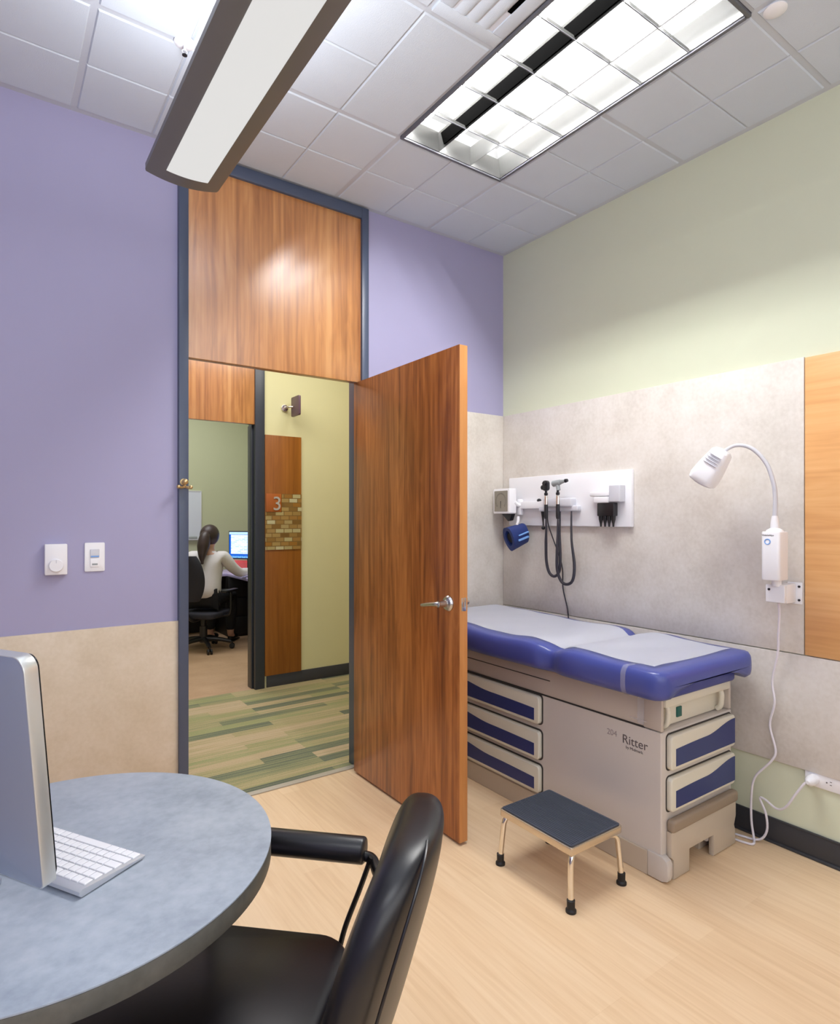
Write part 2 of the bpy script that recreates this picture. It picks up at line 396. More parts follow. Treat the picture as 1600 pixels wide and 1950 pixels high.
def ball(bm, c, rx, ry=None, rz=None, sub=3, mat=None):
    b2 = bmesh.new(); bmesh.ops.create_icosphere(b2, subdivisions=sub, radius=1)
    m = Matrix.Translation(c) @ (mat or Matrix.Identity(4)) @ Matrix.Diagonal((rx, ry or rx, rz or rx, 1))
    join(bm, b2, m); return bm

def finish(me, mat, ang=35):
    me.materials.append(mat)
    for p in me.polygons: p.use_smooth = True
    me.set_sharp_from_angle(angle=math.radians(ang))

def text_mesh(s, size, depth=.0006):
    cu = bpy.data.curves.new('txt', 'FONT'); cu.body = s; cu.size = size; cu.extrude = depth; cu.align_x = 'LEFT'
    o = bpy.data.objects.new('txt', cu); C.objects.link(o)
    dg = bpy.context.evaluated_depsgraph_get()
    me = bpy.data.meshes.new_from_object(o.evaluated_get(dg))
    bpy.data.objects.remove(o); bpy.data.curves.remove(cu)
    bm = bmesh.new(); bm.from_mesh(me); bpy.data.meshes.remove(me); return bm

# ------------------------------------------------------------------ object helpers
WORLD = {}
def thing(name, label=None, cat=None, loc=(0, 0, 0), rotz=0.0, group=None, kind=None):
    o = bpy.data.objects.new(name, None); C.objects.link(o)
    o.empty_display_size = .05
    o.location = loc; o.rotation_euler = (0, 0, rotz)
    if label: o['label'] = label
    if cat: o['category'] = cat
    if group: o['group'] = group
    if kind: o['kind'] = kind
    WORLD[o.name] = Vector(loc)
    return o
def part(name, bm, mat, parent, local=False, label=None, ang=35):
    """a mesh under its thing; coordinates are world ones unless local is set"""
    me = bpy.data.meshes.new(name); bm.normal_update()
    off = WORLD.get(parent.name, Vector((0, 0, 0)))
    if not local: bmesh.ops.translate(bm, verts=bm.verts, vec=-off)
    bm.to_mesh(me); bm.free(); finish(me, mat, ang)
    o = bpy.data.objects.new(name, me); C.objects.link(o); o.parent = parent
    WORLD[o.name] = Vector((0, 0, 0)) if local else off
    if label: o['label'] = label
    return o
def solo(name, bm, mat, label=None, cat=None, kind=None, loc=(0, 0, 0), group=None, ang=35):
    me = bpy.data.meshes.new(name); bm.normal_update()
    bmesh.ops.translate(bm, verts=bm.verts, vec=-Vector(loc))
    bm.to_mesh(me); bm.free(); finish(me, mat, ang)
    o = bpy.data.objects.new(name, me); C.objects.link(o); o.location = loc
    if label: o['label'] = label
    if cat: o['category'] = cat
    if kind: o['kind'] = kind
    if group: o['group'] = group
    WORLD[o.name] = Vector(loc)
    return o

# ================================================================== THE SETTING
YB, XR, ZC = 2.93, 2.743, 3.10        # purple wall, green wall, ceiling
XL, YF = -1.5, -1.7                   # walls behind the viewpoint
YH = 4.8                              # far side of the corridor
solo('floor', box(BM(), XL, XR, YF, YB + .06, -.06, 0), M['floor'], 'pale maple plank floor of the exam room', 'floor', 'structure')
solo('floor_corridor', box(BM(), -2.2, 4.6, YB + .06, YH + .015, -.06, 0), M['carpet'], 'green and olive striped plank carpet in the corridor', 'floor', 'structure')
solo('floor_office', box(BM(), -.4, 3.1, YH + .015, 7.9, -.06, 0), M['officefloor'], 'tan sheet floor of the office across the corridor', 'floor', 'structure')
solo('trim_1', box(BM(), .747, 1.667, YB + .035, YB + .075, 0, .006, .002), M['strip'], 'thin grey threshold strip between maple floor and corridor carpet', 'threshold', 'structure')

# walls of the exam room
b = BM(); box(b, XL - .12, .715, YB, YB + .12, 0, ZC + .12); solo('wall_back', b, M['purple'], 'purple painted wall left of the doorway', 'wall', 'structure')
b = BM(); box(b, 1.70, XR, YB, YB + .12, 0, ZC + .12); solo('wall_back', b, M['purple'], 'purple painted wall between the doorway and the green wall', 'wall', 'structure')
solo('wall_right', box(BM(), XR, XR + .12, YF - .12, YB + .12, 0, ZC + .12), M['green'], 'pale green painted wall behind the exam table', 'wall', 'structure')
solo('wall_left', box(BM(), XL - .12, XL, YF, YB, 0, ZC + .12), M['purple'], None, 'wall', 'structure')
solo('wall_front', box(BM(), XL - .12, XR, YF - .12, YF, 0, ZC + .12), M['white_paint'], None, 'wall', 'structure')
# laminate wainscots (structure trims)
solo('trim_2', box(BM(), XL, .715, YB - .012, YB, .1, .919, .002), M['lam_l'], 'sand laminate wainscot under the purple wall, left of the doorway', 'wainscot', 'structure')
solo('trim_3', box(BM(), 1.70, XR, YB - .012, YB, .1, 2.056, .002), M['lam_r'], 'narrow stone laminate panel on the purple wall behind the open door', 'wainscot', 'structure')
solo('trim_4', box(BM(), XR - .012, XR, 1.124, YB - .014, .829, 2.054, .002), M['lam_r'], 'large upper stone laminate wall panel above the exam table', 'wainscot', 'structure')
solo('trim_5', box(BM(), XR - .012, XR, YF, YB - .014, .356, .825, .002), M['lam_r'], 'low stone laminate wall panel running behind the exam table', 'wainscot', 'structure')
solo('trim_6', box(BM(), XR - .014, XR, YF, 1.12, .829, 2.05, .002), M['panelwood'], 'honey maple veneer wall panel with horizontal grain, beside the lamp', 'wainscot', 'structure')
b = BM(); box(b, XR - .010, XR, YF, YB - .006, .100, .108, .002); box(b, XR - .008, XR, YF, YB, 0, .102, .002); box(b, XR - .016, XR, YF, YB, 0, .012, .004)
solo('baseboard_right', b, M['base'], 'charcoal rubber baseboard below the green wall', 'baseboard', 'structure')
b = BM(); box(b, XL, .705, YB - .014, YB - .002, 0, .102, .002); solo('baseboard_left', b, M['base'], 'charcoal rubber baseboard left of the doorway', 'baseboard', 'structure')
b = BM(); box(b, 1.712, XR - .017, YB - .014, YB - .002, 0, .102, .002); solo('baseboard_back', b, M['base'], 'charcoal rubber baseboard behind the open door', 'baseboard', 'structure')

# corridor and office shell
b = BM(); box(b, 1.83, 4.6, YH, YH + .12, 0, ZC + .12); solo('wall_corridor', b, M['hallgreen'], 'yellow green corridor wall beside the office opening', 'wall', 'structure')
b = BM(); box(b, -2.2, .70, YH, YH + .12, 0, ZC + .12); solo('wall_corridor', b, M['hallgreen'], None, 'wall', 'structure')
solo('wall_corridor_end', box(BM(), 4.5, 4.62, YB + .12, YH, 0, ZC + .12), M['hallgreen'], None, 'wall', 'structure')
solo('wall_corridor_end', box(BM(), -2.32, -2.2, YB + .12, YH, 0, ZC + .12), M['hallgreen'], None, 'wall', 'structure')
solo('wall_corridor_near', box(BM(), XR + .12, 4.5, YB + .0, YB + .12, 0, ZC + .12), M['hallgreen'], None, 'wall', 'structure')
solo('wall_office_back', box(BM(), -.4, 3.0, 7.75, 7.87, 0, ZC), M['officegreen'], 'pale green back wall of the office', 'wall', 'structure')
solo('wall_office_right', box(BM(), 2.98, 3.1, YH + .12, 7.75, 0, ZC), M['officegreen'], 'green right wall of the office', 'wall', 'structure')
solo('wall_office_left', box(BM(), -.5, -.38, YH + .12, 7.87, 0, ZC), M['officegreen'], None, 'wall', 'structure')
solo('ceiling_corridor', box(BM(), -2.2, 4.6, YB + .12, YH + .12, ZC, ZC + .06), M['white_paint'], None, 'ceiling', 'structure')
solo('ceiling_office', box(BM(), -.4, 3.1, YH + .12, 7.87, ZC, ZC + .06), M['white_paint'], None, 'ceiling', 'structure')
b = BM(); box(b, 1.852, 4.5, YH - .010, YH, 0, .098, .002); solo('baseboard_corridor', b, M['base'], 'charcoal baseboard at the foot of the yellow green corridor wall', 'baseboard', 'structure')

# ceiling of scored tiles in a T-bar grid, with an opening for the troffer
gx = [.285 + .3045 * k for k in range(-6, 9)]      # .285 is a main runner
gy = [1.03 + .3125 * k for k in range(-9, 7)]
gx = [XL] + [g for g in gx if g > XL + .02] ; gx[-1] = min(gx[-1], XR)
gx = [g for g in gx if g < XR - .005] + [XR]
gy = [YF] + [g for g in gy if g > YF + .02 and g < YB - .012] + [YB]
T0, T1, U0, U1 = 1.503, 2.112, 1.03, 2.28          # troffer bay
b = BM()
ZT = ZC + .006
def slab(x0, x1, y0, y1): box(b, x0, x1, y0, y1, ZT, ZT + .03)
slab(XL, T0, YF, YB); slab(T1, XR, YF, YB); slab(T0, T1, YF, U0); slab(T0, T1, U1, YB)
tile = BM()
def is_main(v, o, step):
    k = (v - o) / step
    return abs(k - round(k)) < .02 and round(k) % 2 == 0
cells = []
for i in range(len(gx) - 1):
    for j in range(len(gy) - 1):
        x0, x1, y0, y1 = gx[i], gx[i + 1], gy[j], gy[j + 1]
        cx, cy = (x0 + x1) / 2, (y0 + y1) / 2
        if T0 < cx < T1 and U0 < cy < U1: continue
        if 1.199 < cx < 1.503 and 1.03 < cy < 2.28: continue
        cells.append((x0, x1, y0, y1))
cells.append((1.199, 1.503, 1.655, 2.28))
for x0, x1, y0, y1 in cells:
    if x1 - x0 < .03 or y1 - y0 < .02: continue
    mg = []
    for v, o, st in ((x0, .285, .3045), (x1, .285, .3045), (y0, 1.03, .3125), (y1, 1.03, .3125)):
        mg.append(.011 if is_main(v, o, st) else .0022)
    if abs(x0 - XL) < .01: mg[0] = .004
    if abs(x1 - XR) < .01: mg[1] = .004
    if abs(y0 - YF) < .01: mg[2] = .004
    if abs(y1 - YB) < .01: mg[3] = .012
    X0, X1, Y0, Y1 = x0 + mg[0], x1 - mg[1], y0 + mg[2], y1 - mg[3]
    if X1 - X0 < .03 or Y1 - Y0 < .02: continue
    e = .0045
    lo = [tile.verts.new(p) for p in ((X0 + e, Y0 + e, ZC), (X1 - e, Y0 + e, ZC), (X1 - e, Y1 - e, ZC), (X0 + e, Y1 - e, ZC))]
    hi = [tile.verts.new(p) for p in ((X0, Y0, ZT - .0005), (X1, Y0, ZT - .0005), (X1, Y1, ZT - .0005), (X0, Y1, ZT - .0005))]
    tile.faces.new(lo[::-1])
    for k in range(4): tile.faces.new((lo[k], lo[(k + 1) % 4], hi[(k + 1) % 4], hi[k]))
ceil = solo('ceiling', b, M['tbar'], 'suspended ceiling of pale scored tiles in a metal grid', 'ceiling', 'structure')
part('ceiling_tiles', tile, M['tile'], ceil, ang=20)

# ---------------------------------------------------------------- door_1 : our doorway, transom, open leaf
d1 = thing('door_1', 'cherry door standing open in a slate blue full height frame', 'door', (1.2, YB, 0), kind='structure')
b = BM()
box(b, .705, .748, YB - .028, YB + .125, 0, ZC - .002, .003);
box(b, 1.667, 1.71, YB - .028, YB + .125, 0, ZC - .002, .003);
box(b, .748, 1.667, YB - .028, YB + .135, ZC - .062, ZC - .002, .003)
part('door_frame', b, M['frame'], d1)
part('transom_panel', box(BM(), .748, 1.667, YB - .012, YB + .033, 2.137, ZC - .062, .002), M['transom'], d1)
leaf = part('door_leaf', box(BM(), 1.622, 1.666, 2.003, 2.915, .012, 2.128, .0015), M['doorwood'], d1)
part('edge_strip', box(BM(), 1.623, 1.665, 1.9995, 2.004, .013, 2.127, .001), M['dooredge'], leaf)
# lever set on the visible face
b = BM()
lathe(b, [(.034, 0), (.034, -.006), (.028, -.014), (.016, -.017), (.013, -.05), (.014, -.06), (.001, -.061)], (1.622, 2.073, 1.022), 'X')
tube(b, [(1.566, 2.070, 1.022), (1.562, 2.09, 1.021), (1.561, 2.13, 1.016), (1.563, 2.175, 1.008), (1.568, 2.20, 1.004)], .0095, 12, 5, radii=lambda t: .0115 - .004 * t)
part('lever_handle', b, M['steel'], leaf)
b = BM()
lathe(b, [(.034, 0), (.034, .006), (.028, .014), (.016, .017), (.013, .05), (.014, .06), (.001, .061)], (1.666, 2.073, 1.022), 'X')
tube(b, [(1.722, 2.070, 1.022), (1.727, 2.13, 1.016), (1.722, 2.20, 1.004)], .0095, 12, 5, radii=lambda t: .0115 - .004 * t)
part('lever_handle', b, M['steel'], leaf)
b = BM(); box(b, 1.631, 1.657, 1.9975, 2.0005, .995, 1.052, .001); part('latch_plate', b, M['steel'], leaf)
b = BM(); prism(b, [(1.636, 1.988), (1.652, 1.9975), (1.636, 1.9975)], 'Z', 1.014, 1.034); part('latch_bolt', b, M['chrome'], leaf)
for z in (.2, 1.08, 1.95):
    h = BM(); cyl(h, (1.668, 2.917, z - .055), (1.668, 2.917, z + .055), .006, seg=12); part('hinge', h, M['steel'], leaf)
b = BM(); box(b, .7475, .7495, YB - .005, YB + .028, .97, 1.085, .0008); part('strike_plate', b, M['steel'], d1)

# brass coat hook on the frame
hk = thing('coat_hook', 'small brass double coat hook on the left side of the door frame', 'hook', (.722, YB - .028, 1.54))
b = BM(); cyl(b, (.724, YB - .028, 1.556), (.724, YB - .034, 1.556), .016, seg=20, bev=.002); part('backplate', b, M['brass'], hk)
b = BM(); cyl(b, (.724, YB - .034, 1.556), (.724, YB - .055, 1.556), .008); ball(b, (.724, YB - .06, 1.556), .014, sub=2); part('knob', b, M['brass'], hk)
b = BM(); tube(b, [(.724, YB - .032, 1.55), (.724, YB - .045, 1.535), (.708, YB - .058, 1.53), (.696, YB - .062, 1.533)], .006); tube(b, [(.724, YB - .045, 1.535), (.738, YB - .056, 1.53), (.748, YB - .06, 1.532)], .006)
ball(b, (.695, YB - .062, 1.533), .009, sub=2); ball(b, (.749, YB - .06, 1.532), .009, sub=2); part('prong', b, M['brass'], hk)

# ---------------------------------------------------------------- door_2 : office opening across the corridor
d2 = thing('door_2', 'dark framed office opening across the corridor with wood header', 'doorway', (1.27, YH, 0), kind='structure')
b = BM()
box(b, 1.752, 1.832, YH - .02, YH + .14, 0, ZC - .002, .003); box(b, .70, .75, YH - .02, YH + .14, 0, ZC - .002, .003)
box(b, 1.738, 1.752, YH + .03, YH + .12, 0, 2.15, .002); box(b, .75, 1.752, YH - .02, YH + .14, ZC - .06, ZC - .002, .003)
part('door_frame', b, M['dark_frame'], d2)
part('transom_panel', box(BM(), .75, 1.752, YH - .005, YH + .04, 2.152, ZC - .06, .002), M['transom'], d2)

# ================================================================== CORRIDOR THINGS
sp = thing('sign_panel', 'tall brown wood panel with mosaic band and the number 3', 'sign', (1.995, YH, 0.08))
part('wood_board', box(BM(), 1.834, 2.153, YH - .02, YH - .001, .098, 2.075, .001), M['hallwood'], sp)
b = BM(); prism(b, [(1.836, 1.131), (2.152, 1.131), (2.152, 1.592), (1.975, 1.592), (1.975, 1.44), (1.836, 1.44)], 'Y', YH - .027, YH - .0195); part('mosaic', b, M['mosaic'], sp)
pq = part('plaque', box(BM(), 1.84, 1.972, YH - .029, YH - .0195, 1.443, 1.592, .001), M['plaque'], sp)
b = text_mesh('3', .16, .003); bmesh.ops.transform(b, matrix=Matrix.Translation((1.893, YH - .031, 1.458)) @ Matrix.Rotation(PI / 2, 4, 'X'), verts=b.verts)
part('number', b, M['number'], pq)
fs = thing('flag_sign', 'small plum square flag sign on a chrome arm high on the corridor wall', 'sign', (2.0, YH, 2.31))
b = BM(); cyl(b, (2.01, YH, 2.31), (2.01, YH - .012, 2.31), .03, seg=20, bev=.003); cyl(b, (2.01, YH - .012, 2.31), (2.01, YH - .045, 2.31), .011); tube(b, [(2.01, YH - .04, 2.31), (2.03, YH - .06, 2.315), (2.055, YH - .075, 2.315)], .008)
part('bracket', b, M['chrome'], fs)
part('sign_plate', prism(BM(), rrect(YH - .20, YH - .045, 2.235, 2.395, .012, 3), 'X', 2.05, 2.068, .001), M['mirrorflag'], fs)

# ================================================================== OFFICE
wb = thing('whiteboard', 'white dry-erase board on the office back wall', 'whiteboard', (1.75, 7.75, 1.43))
part('writing_surface', box(BM(), 1.36, 2.135, 7.732, 7.748, 1.145, 1.718), M['wb'], wb)
b = BM(); box(b, 1.35, 2.146, 7.728, 7.75, 1.718, 1.73, .002); box(b, 1.35, 2.146, 7.728, 7.75, 1.135, 1.147, .002); box(b, 1.35, 1.362, 7.728, 7.75, 1.147, 1.718, .002); box(b, 2.134, 2.146, 7.728, 7.75, 1.147, 1.718, .002)
part('frame', b, M['pale_grey'], wb)
part('pen_tray', box(BM(), 1.5, 2.146, 7.70, 7.74, 1.122, 1.134, .003), M['pale_grey'], wb)
b = BM(); box(b, 1.99, 2.09, 7.704, 7.728, 1.1345, 1.165, .006); solo('board_eraser', b, M['grey_plastic'], 'small dark eraser on the whiteboard tray', 'eraser', loc=(2.04, 7.72, 1.1345))

dk = thing('office_desk', 'lilac-topped corner desk with black panels in the office', 'desk', (2.6, 6.9, 0))
b = BM(); prism(b, [(2.28, 6.18), (2.955, 6.18), (2.955, 7.72), (1.3, 7.72), (1.3, 7.16), (2.28, 7.16)], 'Z', .705, .74, .004); part('desktop', b, M['desktop'], dk)
part('end_panel', box(BM(), 2.235, 2.955, 6.13, 6.172, 0, .745, .003), M['deskbrown'], dk)
part('modesty_panel', box(BM(), 2.91, 2.945, 6.18, 7.7, .02, .704), M['deskblack'], dk)
part('modesty_panel', box(BM(), 1.34, 2.25, 7.60, 7.64, .0, .704), M['deskblack'], dk)
part('end_panel', box(BM(), 1.30, 1.34, 7.18, 7.7, 0, .704), M['deskblack'], dk)
pd = thing('drawer_pedestal', 'black drawer pedestal under the office desk', 'cabinet', (2.58, 7.3, 0))
part('case', box(BM(), 2.27, 2.9, 7.07, 7.59, 0, .70, .004), M['deskblack'], pd)
for z in (.03, .25, .47):
    dr = part('drawer', box(BM(), 2.28, 2.89, 7.052, 7.069, z, z + .205, .003), M['deskblack'], pd)
    part('handle', box(BM(), 2.5, 2.66, 7.036, 7.0515, z + .15, z + .165, .003), M['blackmetal'], dr)

mon = thing('monitor', 'lit computer monitor with blue desktop on the office desk', 'monitor', (2.475, 6.985, .74), math.atan2(-.6, -.8) + PI / 2 )
# local: screen faces -Y
b = BM(); box(b, -.27, .27, 0, .03, .17, .50, .006); part('casing', b, M['black_plastic'], mon, True)
part('screen', box(BM(), -.258, .258, -.003, .001, .182, .488), M['screen'], mon, True)
b = BM(); box(b, -.03, .03, .02, .05, .012, .32, .004); part('neck', b, M['black_plastic'], mon, True)
b = BM(); prism(b, rrect(-.12, .12, -.06, .1, .04), 'Z', 0.0005, .013, .003); part('base', b, M['black_plastic'], mon, True)
for i, (px, py) in enumerate(((2.44, 7.25), (2.70, 7.05))):
    t = thing('desk_file', ['coral file box standing behind the left half of the monitor', 'coral file box standing behind the right half of the monitor'][i], 'file box', (px, py, .7405), math.atan2(-.6, -.8) + PI / 2)
    part('box_shell', box(BM(), -.105, .105, 0, .07, 0, .125, .004), M['coral'], t, True)
    part('lid', box(BM(), -.108, .108, -.003, .073, .1255, .14, .003), M['coral'], t, True)
ps = thing('paper_stack', 'white paper sheets on the office desk under the forearm', 'paper', (2.46, 6.50, .7405), .3)
for k in range(3):
    part('sheet', box(BM(), -.105, .105, -.15, .15, k * .0022, k * .0022 + .0018), M['sheet'], ps, True)

# office chair -------------------------------------------------
oc = thing('office_chair', 'black swivel office chair under the seated person', 'chair', (1.845, 6.575, 0), math.atan2(-.77, .64))
def office_chair():
    b = BM(); prism(b, rrect(-.23, .23, -.2, .23, .08), 'Z', .35, .412, .02, 3); part('seat', b, M['chairfab'], oc, True)
    b = BM(); rings = []
    for i in range(15):
        t = i / 14; z = .55 + .46 * t; w = .225 * (math.sin(PI * (.12 + .76 * t)) ** .45)
        y = -.30 - .05 * t
        rings.append([(w * math.copysign(abs(math.cos(a)) ** .6, math.cos(a)), y + .035 * math.copysign(abs(math.sin(a)) ** .8, math.sin(a)) - .05 * (1 - (math.cos(a)) ** 2) + .02, z) for a in [2 * PI * k / 24 for k in range(24)]])
    loft(b, rings); part('backrest', b, M['chairfab'], oc, True)
    b = BM(); tube(b, [(0, -.02, .34), (0, -.2, .34), (0, -.32, .48), (0, -.335, .62)], .018); part('back_support', b, M['black_plastic'], oc, True)
    for s in (-1, 1):
        b = BM(); tube(b, [(s * .2, .02, .365), (s * .30, .02, .39), (s * .315, .02, .52), (s * .31, .02, .62)], .014); box(b, s * .31 - .035, s * .31 + .035, -.12, .13, .62, .648, .012); part('armrest', b, M['black_plastic'], oc, True)
    b = BM(); cyl(b, (0, 0, .12), (0, 0, .35), .028); cyl(b, (0, 0, .08), (0, 0, .25), .04); part('gas_column', b, M['black_plastic'], oc, True)
    for k in range(5):
        a = 2 * PI * k / 5 + .5
        lg = BM(); p = Vector((math.cos(a), math.sin(a), 0))
        tube(lg, [Vector((0, 0, .12)), p * .15 + Vector((0, 0, .105)), p * .28 + Vector((0, 0, .075))], .024, radii=lambda t: .028 - .010 * t)
        L = part('leg', lg, M['black_plastic'], oc, True)
        w = BM(); q = Vector((-p.y, p.x, 0)); c = p * .29 + Vector((0, 0, .028))
        for s in (-1, 1): cyl(w, c + q * s * .008, c + q * s * .026, .028, seg=18, bev=.003)
        cyl(w, c, c + Vector((0, 0, .05)), .008); part('caster', w, M['black_rubber'], L, True)
office_chair()

# seated person -------------------------------------------------
def skin_bm(verts, edges, root=0, levels=2):
    me = bpy.data.meshes.new('sk'); me.from_pydata([v[0] for v in verts], edges, [])
    o = bpy.data.objects.new('sk', me); C.objects.link(o)
    m = o.modifiers.new('s', 'SKIN'); m.use_smooth_shade = True; m.branch_smoothing = .3
    for i, v in enumerate(verts):
        r = v[1]; me.skin_vertices[0].data[i].radius = r if isinstance(r, tuple) else (r, r)
        me.skin_vertices[0].data[i].use_root = (i == root)
    s = o.modifiers.new('u', 'SUBSURF'); s.levels = levels; s.render_levels = levels
    dg = bpy.context.evaluated_depsgraph_get()
    m2 = bpy.data.meshes.new_from_object(o.evaluated_get(dg))
    bpy.data.objects.remove(o); bpy.data.meshes.remove(me)
    bm = bmesh.new(); bm.from_mesh(m2); bpy.data.meshes.remove(m2); return bm

def person():
    loc = (1.885, 6.60, 0); rz = math.atan2(-.62, .785)
    V = [((0, -.07, .57), (.13, .11)), ((0, -.06, .70), (.115, .09)), ((0, -.01, .86), (.125, .095)), ((0, .03, .985), (.125, .09)), ((0, .05, 1.07), (.055, .055)),
         ((0, .075, 1.125), (.047, .05)), ((0, .085, 1.17), (.06, .07)), ((0, .09, 1.235), (.078, .094)), ((0, .09, 1.29), (.068, .085))]
    E = [(i, i + 1) for i in range(8)]
    def add(prev, pts):
        for p, r in pts:
            V.append((p, r)); E.append((prev, len(V) - 1)); prev = len(V) - 1
        return prev
    armR = [((.165, .03, 1.02), .06), ((.225, .07, .90), .05), ((.285, .15, .82), .042), ((.32, .28, .822), .035), ((.34, .39, .812), .026)]
    armL = [((-.165, .03, 1.02), .06), ((-.215, .07, .90), .048), ((-.25, .17, .845), .04), ((-.17, .28, .845), .036), ((-.09, .37, .825), .027)]
    eR = add(3, armR); eL = add(3, armL)
    for end, s, base in ((eR, 1, Vector((.34, .39, .812))), (eL, -1, Vector((-.09, .37, .825)))):
        d = Vector((.12 if s > 0 else .35, 1, -.06)).normalized(); side = Vector((d.y, -d.x, 0)) * s
        palm = add(end, [(tuple(base + d * .05), (.032, .014))])
        for k, ln in enumerate((.064, .074, .069, .055)):
            r0 = base + d * .075 + side * (-.027 + .018 * k)
            add(palm, [(tuple(r0), .0085), (tuple(r0 + d * ln * .5 + Vector((0, 0, .004))), .0075), (tuple(r0 + d * ln - Vector((0, 0, .008))), .006)])
        add(palm, [(tuple(base + d * .035 - side * .036), .010), (tuple(base + d * .065 - side * .05 - Vector((0, 0, .006))), .008)])
    for s in (-1, 1):
        add(0, [((s * .09, -.03, .56), .085), ((s * .11, .2, .56), .072), ((s * .11, .40, .545), .058), ((s * .11, .38, .30), .05), ((s * .11, .36, .10), .036), ((s * .11, .41, .045), (.038, .032)), ((s * .11, .50, .032), (.036, .024))])
    bm = skin_bm(V, E)
    # nose and ears
    hc = Vector((0, .09, 1.23))
    ball(bm, hc + Vector((0, .093, -.012)), .013, .018, .02, 2)
    for s in (-1, 1): ball(bm, hc + Vector((s * .078, -.005, -.005)), .012, .02, .03, 2)
    me = bpy.data.meshes.new('person'); bm.to_mesh(me); bm.free(); finish(me, M['skin'], 80)
    p = bpy.data.objects.new('person', me); C.objects.link(p); p.location = loc; p.rotation_euler = (0, 0, rz); p.scale = (1.06, 1.06, .97)
    p['label'] = 'seated person with dark ponytail and white blouse working at the office desk'; p['category'] = 'person'
    WORLD[p.name] = Vector((0, 0, 0))
    # blouse
    g = 1.12
    BV = [((0, -.06, .545), (.19, .15)), ((0, -.06, .68), (.178, .13)), ((0, -.01, .86), (.182, .126)), ((0, .03, .985), (.178, .115)), ((0, .05, 1.06), (.085, .075))]
    BE = [(0, 1), (1, 2), (2, 3), (3, 4)]
    for arm in (armR, armL):
        prev = 3
        for (q, r) in arm:
            BV.append((q, r * 1.14 + .007)); BE.append((prev, len(BV) - 1)); prev = len(BV) - 1
    part('blouse', skin_bm(BV, BE), M['blouse'], p, True, ang=80)
    TV = [((0, -.07, .555), (.14, .115))]; TE = []
    for s in (-1, 1):
        prev = 0
        for q, r in (((s * .09, -.03, .56), .095), ((s * .11, .2, .56), .082), ((s * .11, .40, .545), .067), ((s * .11, .38, .30), .06), ((s * .11, .36, .12), .05)):
            TV.append((q, r)); TE.append((prev, len(TV) - 1)); prev = len(TV) - 1
    part('trousers', skin_bm(TV, TE), M['trousers'], p, True, ang=80)
    for s in (-1, 1):
        b = BM(); ball(b, (s * .11, .44, .04), .046, .11, .036, 3); box(b, s * .11 - .04, s * .11 + .04, .34, .54, .002, .014, .004); part('shoe', b, M['shoe'], p, True)
    # hair: cap over the skull and a ponytail down the back
    b = BM(); b2 = bmesh.new(); bmesh.ops.create_uvsphere(b2, u_segments=28, v_segments=18, radius=1)
    for v in b2.verts:
        x, y, z = v.co
        v.co = Vector((x * .094, y * .115, z * .118))
        if y > .25 and z < .55: v.co.y = min(v.co.y, .045 + .03 * max(z, 0)); v.co.x *= .93
    join(b, b2, Matrix.Translation((0, .078, 1.247)))
    tube(b, [(0, .0, 1.27), (0, -.035, 1.24), (-.002, -.062, 1.17), (-.004, -.085, 1.09), (.0, -.115, 1.01), (.012, -.135, .94)], .04, 14, 6, radii=lambda t: .034 + .026 * math.sin(PI * min(1, t * 1.1)) - .022 * max(0, t - .5) * 2)
    part('hair', b, M['hair'], p, True, ang=80)
    for s in (-1, 1):
        b = BM(); ball(b, hc + Vector((s * .03, .086, .012)), .011, .008, .008, 2); part('eye', b, M['eye'], p, True)
    b = BM(); ball(b, hc + Vector((0, .086, -.05)), .022, .008, .007, 2); part('mouth', b, M['lip'], p, True)
person()

# ================================================================== CEILING THINGS
# pendant -------------------------------------------------
pn = thing('pendant_light', 'long graphite linear pendant light with a frosted glowing lens', 'lamp', (.54, 1.0, 2.55))
PX0, PX1, PY0, PY1 = .425, .668, -.25, 2.205
PC = (PX0 + PX1) / 2; PW = (PX1 - PX0) / 2
def zb(x): return 2.545 + .018 * ((x - PC) / PW) ** 2       # gently bowed underside
N = 16
LX0, LX1, LY1 = PC - .068, PC + .068, 2.137
b = BM(); rings = []
for y, sc in ((PY0, 1), (PY1 - .01, 1), (PY1, .97)):
    ring = []
    for i in range(N + 1):
        x = PC + PW * sc * (2 * i / N - 1); ring.append((x, y, zb(x)))
    ring += [(PC + PW * sc, y, 2.582), (PC + PW * .72, y, 2.635), (PC - PW * .72, y, 2.635), (PC - PW * sc, y, 2.582)]
    rings.append(ring)
loft(b, rings); part('housing', b, M['pendant'], pn, ang=30)
b = BM(); rows = []
for y in (PY0 + .08, LY1):
    rows.append([b.verts.new((LX0 + (LX1 - LX0) * i / 12, y, zb(LX0 + (LX1 - LX0) * i / 12) - .0022)) for i in range(13)])
for i in range(12): b.faces.new((rows[0][i], rows[1][i], rows[1][i + 1], rows[0][i + 1]))
bmesh.ops.solidify(b, geom=list(b.faces), thickness=-.0018)
part('lens', b, M['lens'], pn)
for y in (.15, 1.85):
    b = BM(); cyl(b, (PC, y, 2.63), (PC, y, ZC - .001), .0022, seg=8); part('suspension_wire', b, M['steel'], pn)
    b = BM(); cyl(b, (PC, y, ZC - .02), (PC, y, ZC), .02, seg=20); part('ceiling_cup', b, M['white_plastic'], pn)

